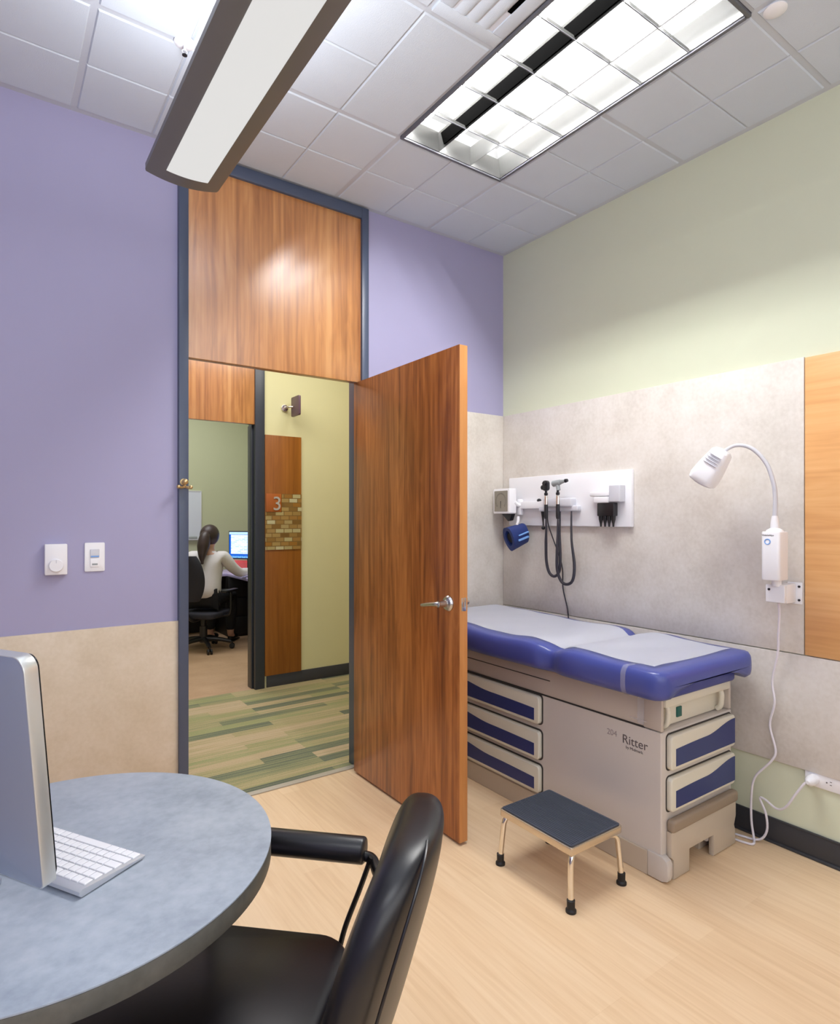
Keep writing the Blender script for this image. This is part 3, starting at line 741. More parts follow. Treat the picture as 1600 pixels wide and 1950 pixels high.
# troffer -------------------------------------------------
tf = thing('ceiling_troffer', 'recessed fluorescent ceiling light with bright parabolic louver', 'lamp', (1.8075, 1.655, ZC))
FW = .016
b = BM()
for (a0, a1, c0, c1) in ((T0, T1, U0, U0 + FW), (T0, T1, U1 - FW, U1), (T0, T0 + FW, U0 + FW, U1 - FW), (T1 - FW, T1, U0 + FW, U1 - FW)): box(b, a0 + .001, a1 - .001, c0 + .001, c1 - .001, ZC - .006, ZC + .012, .002)
part('frame', b, M['troffer_frame'], tf)
X0, X1, Y0, Y1 = T0 + FW, T1 - FW, U0 + FW, U1 - FW
b = BM()   # inner housing, lit by its own added glow: five thin faces
zt = ZC + .135
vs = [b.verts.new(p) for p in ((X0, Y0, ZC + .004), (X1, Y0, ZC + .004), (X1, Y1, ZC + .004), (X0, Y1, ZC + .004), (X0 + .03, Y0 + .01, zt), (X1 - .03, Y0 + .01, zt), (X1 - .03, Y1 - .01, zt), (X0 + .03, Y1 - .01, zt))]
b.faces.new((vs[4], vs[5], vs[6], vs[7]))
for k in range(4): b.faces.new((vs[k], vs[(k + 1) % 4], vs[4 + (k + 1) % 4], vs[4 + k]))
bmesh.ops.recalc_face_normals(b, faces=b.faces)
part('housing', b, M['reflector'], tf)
cw = (X1 - X0) / 3
for k in range(3):
    b = BM(); xc = X0 + cw * (k + .5); cyl(b, (xc, Y0 + .03, ZC + .108), (xc, Y1 - .03, ZC + .108), .013, seg=14); part('fluorescent_tube', b, M['tube'], tf)
def vblade(b, axis, pos, a0, a1, ztop, wt):
    prof = []
    for i in range(7):
        t = i / 6; prof.append((.0012 + (wt - .0012) * t ** 1.8, ZC + .002 + (ztop - ZC - .002) * t))
    pts = [(pos + w, z) for w, z in prof] + [(pos - w, z) for w, z in prof[::-1]]
    prism(b, pts, 'Y' if axis == 'x' else 'X', a0, a1)
b = BM()
for k in (1, 2): vblade(b, 'x', X0 + cw * k, Y0, Y1, ZC + .07, .024)
for k in range(1, 6): vblade(b, 'y', Y0 + (Y1 - Y0) * k / 6, X0, X1, ZC + .014, .002)
for s, xx in ((1, X0), (-1, X1)):
    pts = [(xx, ZC + .002)] + [(xx + s * (.002 + .034 * (i / 6) ** 1.8), ZC + .002 + .075 * i / 6) for i in range(7)] + [(xx, ZC + .077)]
    prism(b, pts, 'Y', Y0, Y1)
for s, yy in ((1, Y0), (-1, Y1)):
    pts = [(yy, ZC + .002)] + [(yy + s * (.002 + .026 * (i / 6) ** 1.8), ZC + .002 + .07 * i / 6) for i in range(7)] + [(yy, ZC + .072)]
    prism(b, pts, 'X', X0, X1)
part('louver', b, M['louver'], tf, ang=25)
for k in range(1, 6): part('blade_edge', box(BM(), X0 + .002, X1 - .002, Y0 + (Y1 - Y0) * k / 6 - .0018, Y0 + (Y1 - Y0) * k / 6 + .0018, ZC - .0005, ZC + .0021), M['troffer_frame'], tf)
b = BM(); xs = X0 + cw
prism(b, [(xs - .0165, ZC + .056), (xs - .004, ZC + .010), (xs - .010, ZC + .010), (xs - .0265, ZC + .056)], 'Y', Y0 + .05, Y1 - .05)
part('air_slot', b, M['slot'], tf)

# slot diffuser beside the troffer -------------------------------------------------
vt = thing('air_diffuser', 'white slotted air diffuser in the ceiling left of the troffer', 'vent', (1.35, 1.34, ZC))
b = BM(); x0, x1, y0, y1 = 1.212, 1.492, 1.04, 1.645
for q in ((x0, x1, y0, y0 + .05), (x0, x1, y1 - .05, y1), (x0, x0 + .05, y0 + .05, y1 - .05), (x1 - .05, x1, y0 + .05, y1 - .05)): box(b, *q, ZC - .004, ZC + .009, .003)
part('frame', b, M['tile'], vt)
part('backing', box(BM(), x0 + .05, x1 - .05, y0 + .05, y1 - .05, ZC + .001, ZC + .005), M['pale_grey'], vt)
part('dark_slot', box(BM(), 1.425, 1.441, y0 + .06, 1.50, ZC - .002, ZC + .002), M['slot'], vt)
for i in range(3):
    xx = x0 + .085 + .05 * i
    b = BM(); prism(b, [(xx - .022, ZC + .0008), (xx - .012, ZC - .003), (xx + .008, ZC - .005), (xx + .020, ZC - .003), (xx + .024, ZC + .0008)], 'Y', y0 + .05, y1 - .05); part('blade', b, M['tile'], vt)

for k, (sx, sy, lb) in enumerate(((.571, 2.27, 'small white sprinkler head on the ceiling beside the pendant light'), (2.155, .975, 'white sprinkler cover on the ceiling past the corner of the troffer'))):
    sk = thing('sprinkler_head', lb, 'sprinkler', (sx, sy, ZC), group=None)
    b = BM(); lathe(b, [(.001, 0), (.036, 0), (.036, -.003), (.026, -.008), (.015, -.010), (.001, -.010)], (sx, sy, ZC)); part('escutcheon', b, M['white_plastic'], sk)
    if k: continue
    b = BM(); cyl(b, (sx, sy, ZC - .010), (sx, sy, ZC - .03), .005); tube(b, [(sx - .004, sy, ZC - .025), (sx - .009, sy, ZC - .034), (sx, sy, ZC - .044)], .0018, 8); tube(b, [(sx + .004, sy, ZC - .025), (sx + .009, sy, ZC - .034), (sx, sy, ZC - .044)], .0018, 8); part('nozzle', b, M['pale_grey'], sk)
    b = BM(); cyl(b, (sx, sy, ZC - .044), (sx, sy, ZC - .0465), .009, seg=16); part('deflector', b, M['black_plastic'], sk)

# ================================================================== PURPLE WALL FITTINGS
th = thing('thermostat', 'white thermostat box with a round dial on the purple wall', 'thermostat', (.22, YB, 1.22))
part('housing', box(BM(), .181, .262, YB - .032, YB - .0002, 1.157, 1.284, .004), M['white_plastic'], th)
b = BM(); lathe(b, [(.027, 0), (.027, -.008), (.024, -.011), (.001, -.011)], (.221, YB - .032, 1.196), 'Y'); dl = part('dial', b, M['white_plastic'], th)
part('pointer', box(BM(), .2195, .2225, YB - .0436, YB - .043, 1.206, 1.219), M['pale_grey'], dl)
sw = thing('light_switch', 'white sensor switch plate on the purple wall beside the thermostat', 'switch', (.365, YB, 1.224))
part('plate', prism(BM(), rrect(.327, .404, 1.163, 1.286, .005), 'Y', YB - .006, YB - .0002, .0015), M['white_plastic'], sw)
part('sensor_window', prism(BM(), rrect(.348, .383, 1.222, 1.258, .003), 'Y', YB - .010, YB - .0055, .0015), M['pale_grey'], sw)
part('rocker', prism(BM(), rrect(.348, .383, 1.182, 1.2195, .003), 'Y', YB - .009, YB - .0055, .0015), M['white_plastic'], sw)
part('led_window', box(BM(), .355, .376, YB - .0098, YB - .0088, 1.190, 1.197), M['grey_plastic'], sw)
part('button', box(BM(), .350, .381, YB - .0112, YB - .0098, 1.224, 1.230), M['bluering'], sw)

# ================================================================== EXAM TABLE
XA, XB = 2.095, 2.612
YA, YE = 1.36, 2.74
et = thing('exam_table', 'grey medical exam table with royal blue vinyl top and navy-inset drawers', 'exam table', (2.35, 2.05, 0))
b = BM(); prism(b, [(XA, .05), (XA + .155, .05), (XA + .155, .088), (XA + .33, .088), (XA + .33, .05), (XB, .05), (XB, .566), (XA, .566)], 'Y', YA, YE, .010, 3); part('cabinet', b, M['body'], et, ang=20)
b = BM(); box(b, XA - .006, XA + .154, YA + .0575, YE, .0, .096, .004); box(b, XA + .331, XB, YA + .04, YE, .0, .096, .004); part('base', b, M['tan'], et, ang=20)
b = BM(); prism(b, [(YA - .032, .03), (YA - .026, .012), (YA - .005, .003), (YA + .057, .003), (YA + .057, .1), (YA - .004, .1), (YA - .026, .088), (YA - .032, .074)], 'X', XA - .008, XA + .026, .005); part('toe_cap', b, M['body'], et)
b = BM(); box(b, XA + .004, XB - .004, YA + .075, YE, .57, .70, .008); box(b, XA + .002, XA + .02, YA + .002, YA + .08, .57, .70, .003); box(b, XB - .02, XB - .002, YA + .002, YA + .08, .57, .70, .003)
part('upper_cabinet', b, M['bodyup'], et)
part('shadow_gap', box(BM(), XA + .003, XB - .003, YA + .078, YE - .002, .5655, .5705), M['black_gap'], et)
part('panel_joint', box(BM(), XA + .0025, XA + .0045, 1.93, YE - .01, .640, .644), M['black_gap'], et)

def wave(u0, u1, z0, z1, flip=False):
    """inset outline: level bottom, wavy top rising to one end"""
    n = 18; top = []
    for i in range(n + 1):
        t = i / n; s = 1 - t if flip else t
        h = .60 + .05 * math.sin(s * PI) + .34 * (3 * max(0, (s - .5) / .5) ** 2 - 2 * max(0, (s - .5) / .5) ** 3)
        top.append((u0 + (u1 - u0) * t, z0 + (z1 - z0) * h))
    return [(u0, z0)] + top + [(u1, z0)]

# foot-end drawers (faces look toward -Y)
for z0, z1 in ((.420, .553), (.260, .390)):
    part('recess_line', prism(BM(), rrect(XA + .027, XB - .008, z0 - .006, z1 + .006, .02), 'Y', YA - .001, YA + .004), M['black_gap'], et)
    dr = part('drawer', prism(BM(), rrect(XA + .033, XB - .012, z0, z1, .016), 'Y', YA - .022, YA + .004, .006, 3), M['cream'], et)
    part('drawer_inset', prism(BM(), wave(XA + .062, XB - .018, z0 + .014, z1 - .008), 'Y', YA - .0238, YA - .0215), M['blueinset'], dr)
# side drawers (faces look toward -X)
for z0, z1 in ((.432, .562), (.268, .398), (.112, .238)):
    part('recess_line', prism(BM(), rrect(1.968, 2.66, z0 - .006, z1 + .008, .022), 'X', XA - .0015, XA + .004), M['black_gap'], et)
    dr = part('drawer', prism(BM(), rrect(1.976, 2.652, z0, z1, .018), 'X', XA - .022, XA + .004, .006, 3), M['cream'], et)
    part('drawer_inset', prism(BM(), wave(2.005, 2.62, z0 + .016, z1 - .02), 'X', XA - .0238, XA - .0215), M['blueinset'], dr)
# pull-out step
st = BM(); prism(st, [(XA + .046, .002), (XA + .155, .002), (XA + .155, .088), (XA + .33, .088), (XA + .33, .002), (XB - .012, .002), (XB - .012, .06), (XB - .022, .085), (XB - .008, .12), (XB - .008, .186), (XA + .03, .186), (XA + .03, .09), (XA + .046, .075), (XA + .046, .05)], 'Y', YA - .024, YA + .0, .006)
stp = part('step', st, M['tan'], et)
part('step_tread', prism(BM(), rrect(XA + .028, XB - .006, .184, .232, .014), 'Y', YA - .034, YA - .001, .012, 4), M['brownpad'], stp)
# control recess between cabinet and top
b = BM(); box(b, XA + .035, XB - .03, YA + .03, YA + .075, .572, .66, .004); part('control_panel', b, M['cream'], et)
b = BM(); box(b, XA + .022, XB - .022, YA - .006, YA + .075, .660, .694, .006); part('top_rail', b, M['cream'], et)
part('outlet_socket', box(BM(), XA + .145, XA + .178, YA + .024, YA + .031, .595, .635, .001), M['teal'], et)
for xx in (XA + .03, XB - .095):
    b = BM(); tube(b, [(xx + .02, YA + .03, .665), (xx + .022, YA + .008, .652), (xx + .022, YA + .006, .62), (xx + .02, YA + .01, .592), (xx + .02, YA + .025, .578)], .011, 12, 5); part('stirrup_handle', b, M['cream'], et)
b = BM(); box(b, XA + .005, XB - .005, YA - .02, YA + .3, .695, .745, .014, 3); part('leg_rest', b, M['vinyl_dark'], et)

# upholstered top -------------------------------------------------
UC, UW = 2.335, .352
UY0, UY1 = 1.285, 2.87
def smooth01(a, b_, x):
    t = min(1, max(0, (x - a) / (b_ - a))); return t * t * (3 - 2 * t)
def top_z(y):
    z = .832 + .022 * smooth01(2.05, 2.75, y) + .012 * math.exp(-((y - 1.70) / .10) ** 2) - .022 * math.exp(-((y - 1.84) / .045) ** 2) + .012 * math.exp(-((y - 2.0) / .12) ** 2)
    return z
def half_w(y):
    w = UW - .030 * math.exp(-((y - 1.845) / .05) ** 2) + .006 * math.exp(-((y - 1.68) / .1) ** 2) - .02 * smooth01(2.3, 2.8, y)
    return w
def cross(y, k_in, seg=40):
    zt_ = top_z(y); zb_ = .702; zc = (zt_ + zb_) / 2; h = (zt_ - zb_) / 2 * (1 - .9 * (1 - k_in) ** 2); w = half_w(y) - .07 * (1 - k_in)
    ring = []
    for k in range(seg):
        a = 2 * PI * k / seg; ca, sa = math.cos(a), math.sin(a)
        # flat in the middle, round on the rolled rims
        r = h
        x = (w - r) * max(-1, min(1, ca * 1.55)) + r * math.copysign(abs(ca) ** .9, ca)
        z = zc + h * math.copysign(abs(sa) ** .62, sa)
        dish = .012 * max(0, 1 - (abs(x) / (w - .03)) ** 4) if sa > 0 else 0
        f_ = (.8 * (1 - smooth01(UY0 + .03, UY0 + .16, y)) * (1 - smooth01(w - .14, w - .05, abs(x)))) if sa < 0 else 0
        ring.append((UC + x, y, z - dish + (zc - z) * f_))
    return ring
ys = [UY0 + .0, UY0 + .004, UY0 + .012, UY0 + .026, UY0 + .045, UY0 + .07]
ks = [.0, .3, .55, .78, .93, 1]
n = 60
ys2 = [UY0 + .07 + (UY1 - UY0 - .14) * i / n for i in range(1, n + 1)]
rings = [cross(y, k) for y, k in zip(ys, ks)] + [cross(y, 1) for y in ys2] + [cross(UY1 - (y - UY0), k) for y, k in list(zip(ys, ks))[::-1][1:]]
b = BM(); loft(b, rings); cu = part('cushion_top', b, M['vinyl'], et, ang=70)
# clear paper strap around the foot end of the cushion
b = BM(); R0 = cross(1.44, 1, 80); R1 = cross(1.462, 1, 80)
rowA = []; rowB = []
for (p, q) in zip(R0, R1):
    if p[0] < UC - .20 :
        d = Vector((p[0] - (UC - .25), 0, p[2] - .77)).normalized() * .0025
        rowA.append(b.verts.new(Vector(p) + d)); rowB.append(b.verts.new(Vector(q) + d))
for i in range(len(rowA) - 1): b.faces.new((rowA[i], rowA[i + 1], rowB[i + 1], rowB[i]))
box(b, XA - .002, XA + .0015, 1.437, 1.465, .58, .72)
box(b, XA - .0025, XA + .001, 1.425, 1.50, .592, .596)
part('paper_strap', b, M['clear'], et)
# exam paper -------------------------------------------------
b = BM(); rows = []
PW_ = .268
for i in range(61):
    y = 1.365 + (2.84 - 1.365) * i / 60
    wr = half_w(y) - .073 + .004 * math.sin(y * 9)
    row = []
    for k in range(25):
        x = -wr + 2 * wr * k / 24
        w = half_w(y)
        dish = .012 * max(0, 1 - (abs(x) / (w - .03)) ** 4)
        edge = .012 * max(0, (abs(x) - (wr - .07)) / .07) ** 2
        row.append(b.verts.new((UC + x, y, top_z(y) - dish * .85 + .0045 - edge * .4 + .0012 * math.sin(y * 31 + x * 14))))
    rows.append(row)
for i in range(60):
    for k in range(24): b.faces.new((rows[i][k], rows[i][k + 1], rows[i + 1][k + 1], rows[i + 1][k]))
bmesh.ops.solidify(b, geom=list(b.faces), thickness=.0006)
solo('exam_paper', b, M['paper'], 'white paper sheet spread over the blue exam table top', 'paper', loc=(UC, 2.1, .83), ang=60)
# lettering on the side panel
def side_text(s, size, y, z, mat, name):
    b = text_mesh(s, size, .0004)
    bmesh.ops.transform(b, matrix=Matrix.Translation((XA - .0006, y, z)) @ Matrix.Rotation(-PI / 2, 4, 'Z') @ Matrix.Rotation(PI / 2, 4, 'X'), verts=b.verts)
    part(name, b, mat, et)
side_text('Ritter', .05, 1.537, .481, M['ink'], 'lettering')
side_text('204', .034, 1.612, .495, M['ink_pale'], 'lettering')
side_text('by Midmark', .0165, 1.520, .462, M['ink'], 'lettering')

# ================================================================== STEP STOOL
ss = thing('step_stool', 'chrome-legged step stool with black ribbed tread in front of the exam table', 'step stool', (1.818, 1.622, 0))
SX0, SX1, SY0, SY1 = 1.672, 1.962, 1.437, 1.808
part('platform', prism(BM(), rrect(SX0, SX1, SY0, SY1, .012), 'Z', .196, .224, .003), M['stooltrim'], ss)
b = BM(); prism(b, rrect(SX0 + .006, SX1 - .006, SY0 + .006, SY1 - .006, .01), 'Z', .2245, .2295, .001)
for i in range(26):
    x = SX0 + .018 + i * (SX1 - SX0 - .036) / 25
    box(b, x - .0028, x + .0028, SY0 + .012, SY1 - .012, .2294, .2312)
part('tread_mat', b, M['tread'], ss)
for sx, sy, dx, dy in ((SX0, SY0, -1, -1), (SX0, SY1, -1, 1), (SX1, SY0, 1, -1), (SX1, SY1, 1, 1)):
    b = BM(); px, py = sx - dx * .018, sy - dy * .016
    tube(b, [(px - dx * .05, py - dy * .02, .189), (px - dx * .012, py - dy * .004, .188), (px + dx * .004, py + dy * .002, .17), (px + dx * .010, py + dy * .005, .12), (px + dx * .016, py + dy * .012, .02)], .0105, 14, 5)
    lg = part('leg', b, M['chrome'], ss)
    b = BM(); lathe(b, [(.001, 0), (.019, 0), (.019, .008), (.014, .014), (.0145, .042), (.011, .044)], (px + dx * .016, py + dy * .012, .0005)); part('rubber_foot', b, M['black_rubber'], lg)

# ================================================================== DIAGNOSTIC WALL BOARD
db = thing('diagnostic_board', 'long white instrument mounting board on the stone laminate wall', 'instrument board', (XR - .012, 2.385, 1.495))
bx = XR - .0125
part('backboard', box(BM(), bx - .022, bx, 1.93, 2.84, 1.345, 1.645, .004), M['white_plastic'], db)
fx = bx - .022
b = BM(); box(b, fx - .05, fx, 2.29, 2.50, 1.455, 1.505, .008, 3); box(b, fx - .036, fx, 2.255, 2.55, 1.43, 1.462, .008, 3); part('transformer', b, M['pale_grey'], db)
b = BM(); box(b, fx - .035, fx, 2.50, 2.70, 1.447, 1.492, .006); part('mounting_rail', b, M['white_plastic'], db)
b = BM(); ball(b, (fx - .024, 2.555, 1.497), .012, .016, .012, 2); part('knob', b, M['black_plastic'], db)
b = BM(); tube(b, [(fx - .012, 2.50, 1.43), (fx - .012, 2.495, 1.36), (fx - .002, 2.47, 1.28), (fx + .012, 2.41, 1.12), (fx + .017, 2.405, .98), (fx + .017, 2.37, .86), (fx + .017, 2.36, .72)], .0035, 8); part('power_cord', b, M['cable'], db)
b = BM(); tube(b, [(fx - .018, 2.53, 1.435), (fx - .018, 2.53, 1.40), (fx - .018, 2.527, 1.345)], .005, 10, 5, radii=lambda t: .014 - .010 * min(1, t * 1.3)); ball(b, (fx - .018, 2.527, 1.333), .012, sub=2); part('strain_relief', b, M['black_plastic'], db)
def handle_inst(name, label, cat, y, kind):
    hx = fx - .0645
    t = thing(name, label, cat, (hx, y, 1.5))
    b = BM(); lathe(b, [(.001, 1.385), (.009, 1.387), (.011, 1.40), (.0115, 1.45), (.0105, 1.47)], (hx, y, 0)); part('grip', b, M['black_plastic'], t)
    b = BM(); lathe(b, [(.0102, 1.4702), (.0108, 1.49), (.0105, 1.515), (.0085, 1.522)], (hx, y, 0)); part('collar', b, M['chrome'], t)
    b = BM(); lathe(b, [(.008, 1.522), (.011, 1.527), (.011, 1.536), (.007, 1.54), (.007, 1.552)], (hx, y, 0)); part('neck', b, M['black_plastic'], t)
    b = BM()
    if kind == 'oph':
        prism(b, rrect(y - .02, y + .018, 1.55, 1.61, .016), 'X', hx - .014, hx + .012, .004); cyl(b, (hx - .014, y - .002, 1.592), (hx - .022, y - .002, 1.592), .012, seg=16); cyl(b, (hx - .002, y + .018, 1.57), (hx - .002, y + .028, 1.57), .014, seg=16)
        part('viewing_head', b, M['black_plastic'], t)
    else:
        cyl(b, (hx, y - .006, 1.55), (hx, y + .002, 1.585), .012); cyl(b, (hx, y + .035, 1.588), (hx, y - .02, 1.596), .019, .015, 20, .004); cyl(b, (hx, y - .02, 1.596), (hx, y - .055, 1.601), .0135, .008, 18, .002)
        part('viewing_head', b, M['grey_plastic'], t)
        b = BM(); cyl(b, (hx, y - .0555, 1.601), (hx, y - .07, 1.603), .0115, .009, 16); part('eyepiece', b, M['black_plastic'], t)
    return t, hx
t1, hx = handle_inst('ophthalmoscope', 'black-headed ophthalmoscope in the left holder of the instrument board', 'medical instrument', 2.462, 'oph')
b = BM(); tube(b, [(hx, 2.462, 1.387), (hx + .002, 2.463, 1.32), (hx + .006, 2.468, 1.24), (hx + .012, 2.47, 1.14), (hx + .016, 2.452, 1.075), (hx + .018, 2.415, 1.055), (hx + .018, 2.378, 1.085), (hx + .016, 2.368, 1.17), (hx + .018, 2.374, 1.30), (hx + .026, 2.378, 1.43)], .0075, 10, 8, radii=lambda t: .004 + .005 * min(1, max(0, math.sin(t * PI) * 1.6)) * .9); part('coiled_cord', b, M['cable'], t1)
t2, hx = handle_inst('otoscope', 'grey-headed otoscope in the right holder of the instrument board', 'medical instrument', 2.372, 'oto')
b = BM(); tube(b, [(hx, 2.372, 1.387), (hx - .004, 2.37, 1.30), (hx - .006, 2.372, 1.20), (hx - .002, 2.375, 1.10), (hx + .004, 2.352, 1.035), (hx + .008, 2.312, 1.018), (hx + .010, 2.272, 1.045), (hx + .012, 2.262, 1.13), (hx + .016, 2.285, 1.27), (hx + .026, 2.295, 1.43)], .0075, 10, 8, radii=lambda t: .004 + .005 * min(1, max(0, math.sin(t * PI) * 1.6)) * .9); part('coiled_cord', b, M['cable'], t2)

# gauge and cuff at the left end
bg = thing('blood_pressure_gauge', 'square white aneroid blood pressure gauge at the left end of the board', 'gauge', (fx - .06, 2.73, 1.50))
gm = Matrix.Translation((fx - .075, 2.80, 1.497)) @ Matrix.Rotation(math.radians(-4), 4, 'Z')   # tilts toward the room
def gpart(name, bm, mat, par): bmesh.ops.transform(bm, matrix=gm, verts=bm.verts); return part(name, bm, mat, par)
b = BM(); prism(b, rrect(-.078, .078, -.078, .078, .008), 'X', -.028, .03, .004); gc = gpart('case', b, M['white_plastic'], bg)
b = BM(); prism(b, rrect(-.064, .064, -.064, .064, .004), 'X', -.0305, -.0275); fc = gpart('dial_face', b, M['dial'], gc)
b = BM()
for k in range(25):
    a = math.radians(-40 + 260 * k / 24); c, s = math.cos(a), math.sin(a)
    prism(b, [(c * .043 - s * .0008, s * .043 + c * .0008), (c * .052 - s * .0008, s * .052 + c * .0008), (c * .052 + s * .0008, s * .052 - c * .0008), (c * .043 + s * .0008, s * .043 - c * .0008)], 'X', -.0312, -.0304)
gpart('dial_marking', b, M['black_plastic'], fc)
b = BM(); prism(b, [(-.002, 0), (.002, 0), (.0006, -.045), (-.0006, -.045)], 'X', -.0322, -.0314); gpart('needle', b, M['black_plastic'], fc)
b = BM(); tube(b, [(fx - .06, 2.73, 1.49), (fx - .04, 2.725, 1.475), (fx - .018, 2.715, 1.47)], .014); box(b, fx - .03, fx - .0008, 2.705, 2.74, 1.41, 1.51, .008); part('swivel_bracket', b, M['white_plastic'], bg)
b = BM(); prism(b, [(-.07, -.079), (.03, -.079), (-.03, -.125), (-.05, -.12)], 'X', .0, .03, .004); gpart('basket_clip', b, M['black_plastic'], gc)
cf = thing('blood_pressure_cuff', 'rolled navy blood pressure cuff hanging below the gauge', 'cuff', (fx - .07, 2.74, 1.29))
cm = Matrix.Translation((fx - .068, 2.70, 1.285)) @ Matrix.Rotation(math.radians(-18), 4, 'Y') @ Matrix.Rotation(math.radians(90 - 8), 4, 'Z')
b = BM(); rings = []
for i in range(9):
    t = i / 8; y = .062 - .124 * t; r = .072 - .012 * t
    rings.append([(r * .72 * math.cos(a), y, r * (1.05 + .08 * math.sin(3 * a)) * math.sin(a)) for a in [2 * PI * k / 28 for k in range(28)]])
for i in range(8, -1, -1):
    t = i / 8; y = .062 - .124 * t; r = .05 - .008 * t
    rings.append([(r * .62 * math.cos(a), y, r * math.sin(a)) for a in [2 * PI * k / 28 for k in range(28)]])
R = rings; bb = bmesh.new()
VV = [[bb.verts.new(p) for p in ring] for ring in R]
for i in range(len(VV)):
    j = (i + 1) % len(VV)
    for k in range(28): bb.faces.new((VV[i][k], VV[i][(k + 1) % 28], VV[j][(k + 1) % 28], VV[j][k]))
bmesh.ops.recalc_face_normals(bb, faces=bb.faces); bmesh.ops.transform(bb, matrix=cm, verts=bb.verts)
part('cuff_wrap', bb, M['navy'], cf)
b = BM(); lathe(b, [(.001, -.05), (.028, -.05), (.03, .05), (.001, .05)], (0, 0, 0), 'Y'); bmesh.ops.transform(b, matrix=cm, verts=b.verts); part('cuff_core', b, M['navy_dark'], cf)
b = BM(); box(b, -.054, -.03, -.058, .02, .004, .012, .002); box(b, -.055, -.04, -.05, .03, -.026, -.014, .002); bmesh.ops.transform(b, matrix=cm, verts=b.verts); part('shading_streak', b, M['bluering'], cf)  # pale shading lines on the cuff, built as thin strips
b = BM(); tube(b, [(fx - .055, 2.70, 1.40), (fx - .06, 2.695, 1.375), (fx - .066, 2.70, 1.35)], .009); part('air_hose', b, M['white_plastic'], cf)

sd = thing('specula_dispenser', 'white dispenser with dark ear specula tubes at the right end of the board', 'dispenser', (fx, 2.065, 1.47))
b = BM(); box(b, fx - .05, fx - .0008, 1.965, 2.035, 1.475, 1.565, .006, 3); part('side_box', b, M['pale_grey'], sd)
b = BM(); box(b, fx - .045, fx - .0008, 2.036, 2.165, 1.508, 1.532, .006); box(b, fx - .055, fx - .0008, 2.036, 2.13, 1.472, 1.505, .005); part('holder', b, M['white_plastic'], sd)
b = BM(); box(b, fx - .05, fx - .012, 2.005, 2.11, 1.402, 1.4715, .004); part('tube_block', b, M['black_plastic'], sd, label='dark smoky specula compartment')
for k in range(4):
    y = 2.018 + .0265 * k
    b = BM(); lathe(b, [(.0045, 1.345), (.006, 1.362), (.0115, 1.385), (.0125, 1.402), (.001, 1.403)], (fx - .032, y, 0)); part('speculum', b, M['black_plastic'], sd)

# ================================================================== EXAM LAMP
el = thing('exam_lamp', 'white gooseneck examination lamp on a wall bracket beside the maple panel', 'lamp', (XR - .012, 1.18, 1.08))
wx = XR - .0125
b = BM(); box(b, wx - .006, wx, 1.128, 1.185, 1.035, 1.125, .002); box(b, wx - .09, wx - .006, 1.150, 1.20, 1.042, 1.12, .005); box(b, wx - .11, wx - .09, 1.150, 1.225, 1.045, 1.118, .005); part('wall_bracket', b, M['white_plastic'], el)
for q in ((wx - .006, 1.139, 1.052), (wx - .006, 1.139, 1.108), (wx - .11, 1.21, 1.098)):
    b = BM(); cyl(b, q, (q[0] - .003, q[1], q[2]), .005, seg=12); part('screw', b, M['black_plastic'], el)
b = BM(); prism(b, rrect(wx - .150, wx - .068, 1.152, 1.224, .012), 'Z', 1.138, 1.336, .005); hs = part('power_housing', b, M['white_plastic'], el)
b = BM(); lathe(b, [(.033, 1.334), (.031, 1.341), (.017, 1.350), (.015, 1.375), (.011, 1.40)], (wx - .109, 1.188, 0)); part('collar', b, M['white_plastic'], el)
b = BM(); cyl(b, (wx - .10, 1.185, 1.112), (wx - .10, 1.185, 1.137), .018); part('pivot', b, M['white_plastic'], el)
b = BM(); tube(b, [(wx - .150, 1.198 + .0105 * math.cos(2 * PI * k / 24), 1.295 + .0105 * math.sin(2 * PI * k / 24)) for k in range(25)], .0022, 8, 0); part('power_button', b, M['bluering'], hs)
b = text_mesh('WelchAllyn', .0100, .0003); bmesh.ops.transform(b, matrix=Matrix.Translation((wx - .1506, 1.220, 1.318)) @ Matrix.Rotation(-PI / 2, 4, 'Z') @ Matrix.Rotation(PI / 2, 4, 'X'), verts=b.verts); part('lettering', b, M['ink'], hs)
gpts = [(wx - .109, 1.188, 1.395), (wx - .112, 1.184, 1.46), (wx - .118, 1.188, 1.53), (wx - .128, 1.212, 1.615), (wx - .145, 1.262, 1.68), (wx - .165, 1.318, 1.697), (wx - .18, 1.368, 1.672)]
b = BM(); tube(b, gpts, .0085, 12, 8, radii=lambda t: .0095 - .002 * t); part('gooseneck', b, M['pale_grey'], el)
# lamp head, aimed down and to the left
hp = Vector((wx - .18, 1.368, 1.672)); hd = Vector((-.10, .55, -.80)).normalized()
q = hd.to_track_quat('Z', 'X').to_matrix().to_4x4()
hm = Matrix.Translation(hp) @ q
b = BM(); rings = []
for h_, wx_, wy_ in ((-.012, .016, .016), (-.009, .03, .03), (.002, .04, .04), (.05, .049, .047), (.085, .054, .052), (.125, .058, .056), (.148, .054, .051), (.153, .048, .046)):
    rings.append([(math.copysign(abs(math.cos(a)) ** .55, math.cos(a)) * wx_, math.copysign(abs(math.sin(a)) ** .55, math.sin(a)) * wy_, h_) for a in [2 * PI * (k + .5) / 32 for k in range(32)]])
loft(b, rings); bmesh.ops.transform(b, matrix=hm, verts=b.verts); sh = part('lamp_head', b, M['white_plastic'], el)
b = BM(); lathe(b, [(.001, .1535), (.036, .1535), (.034, .158), (.001, .160)], (0, 0, 0)); bmesh.ops.transform(b, matrix=hm, verts=b.verts); part('lens', b, M['pale_grey'], sh)
b = BM()
for k in range(4): box(b, -.03 + k * .0, .03, -.056, -.044, .02 + k * .013, .0225 + k * .013, .001)
bmesh.ops.transform(b, matrix=hm, verts=b.verts); part('cooling_slots', b, M['pale_grey'], sh)
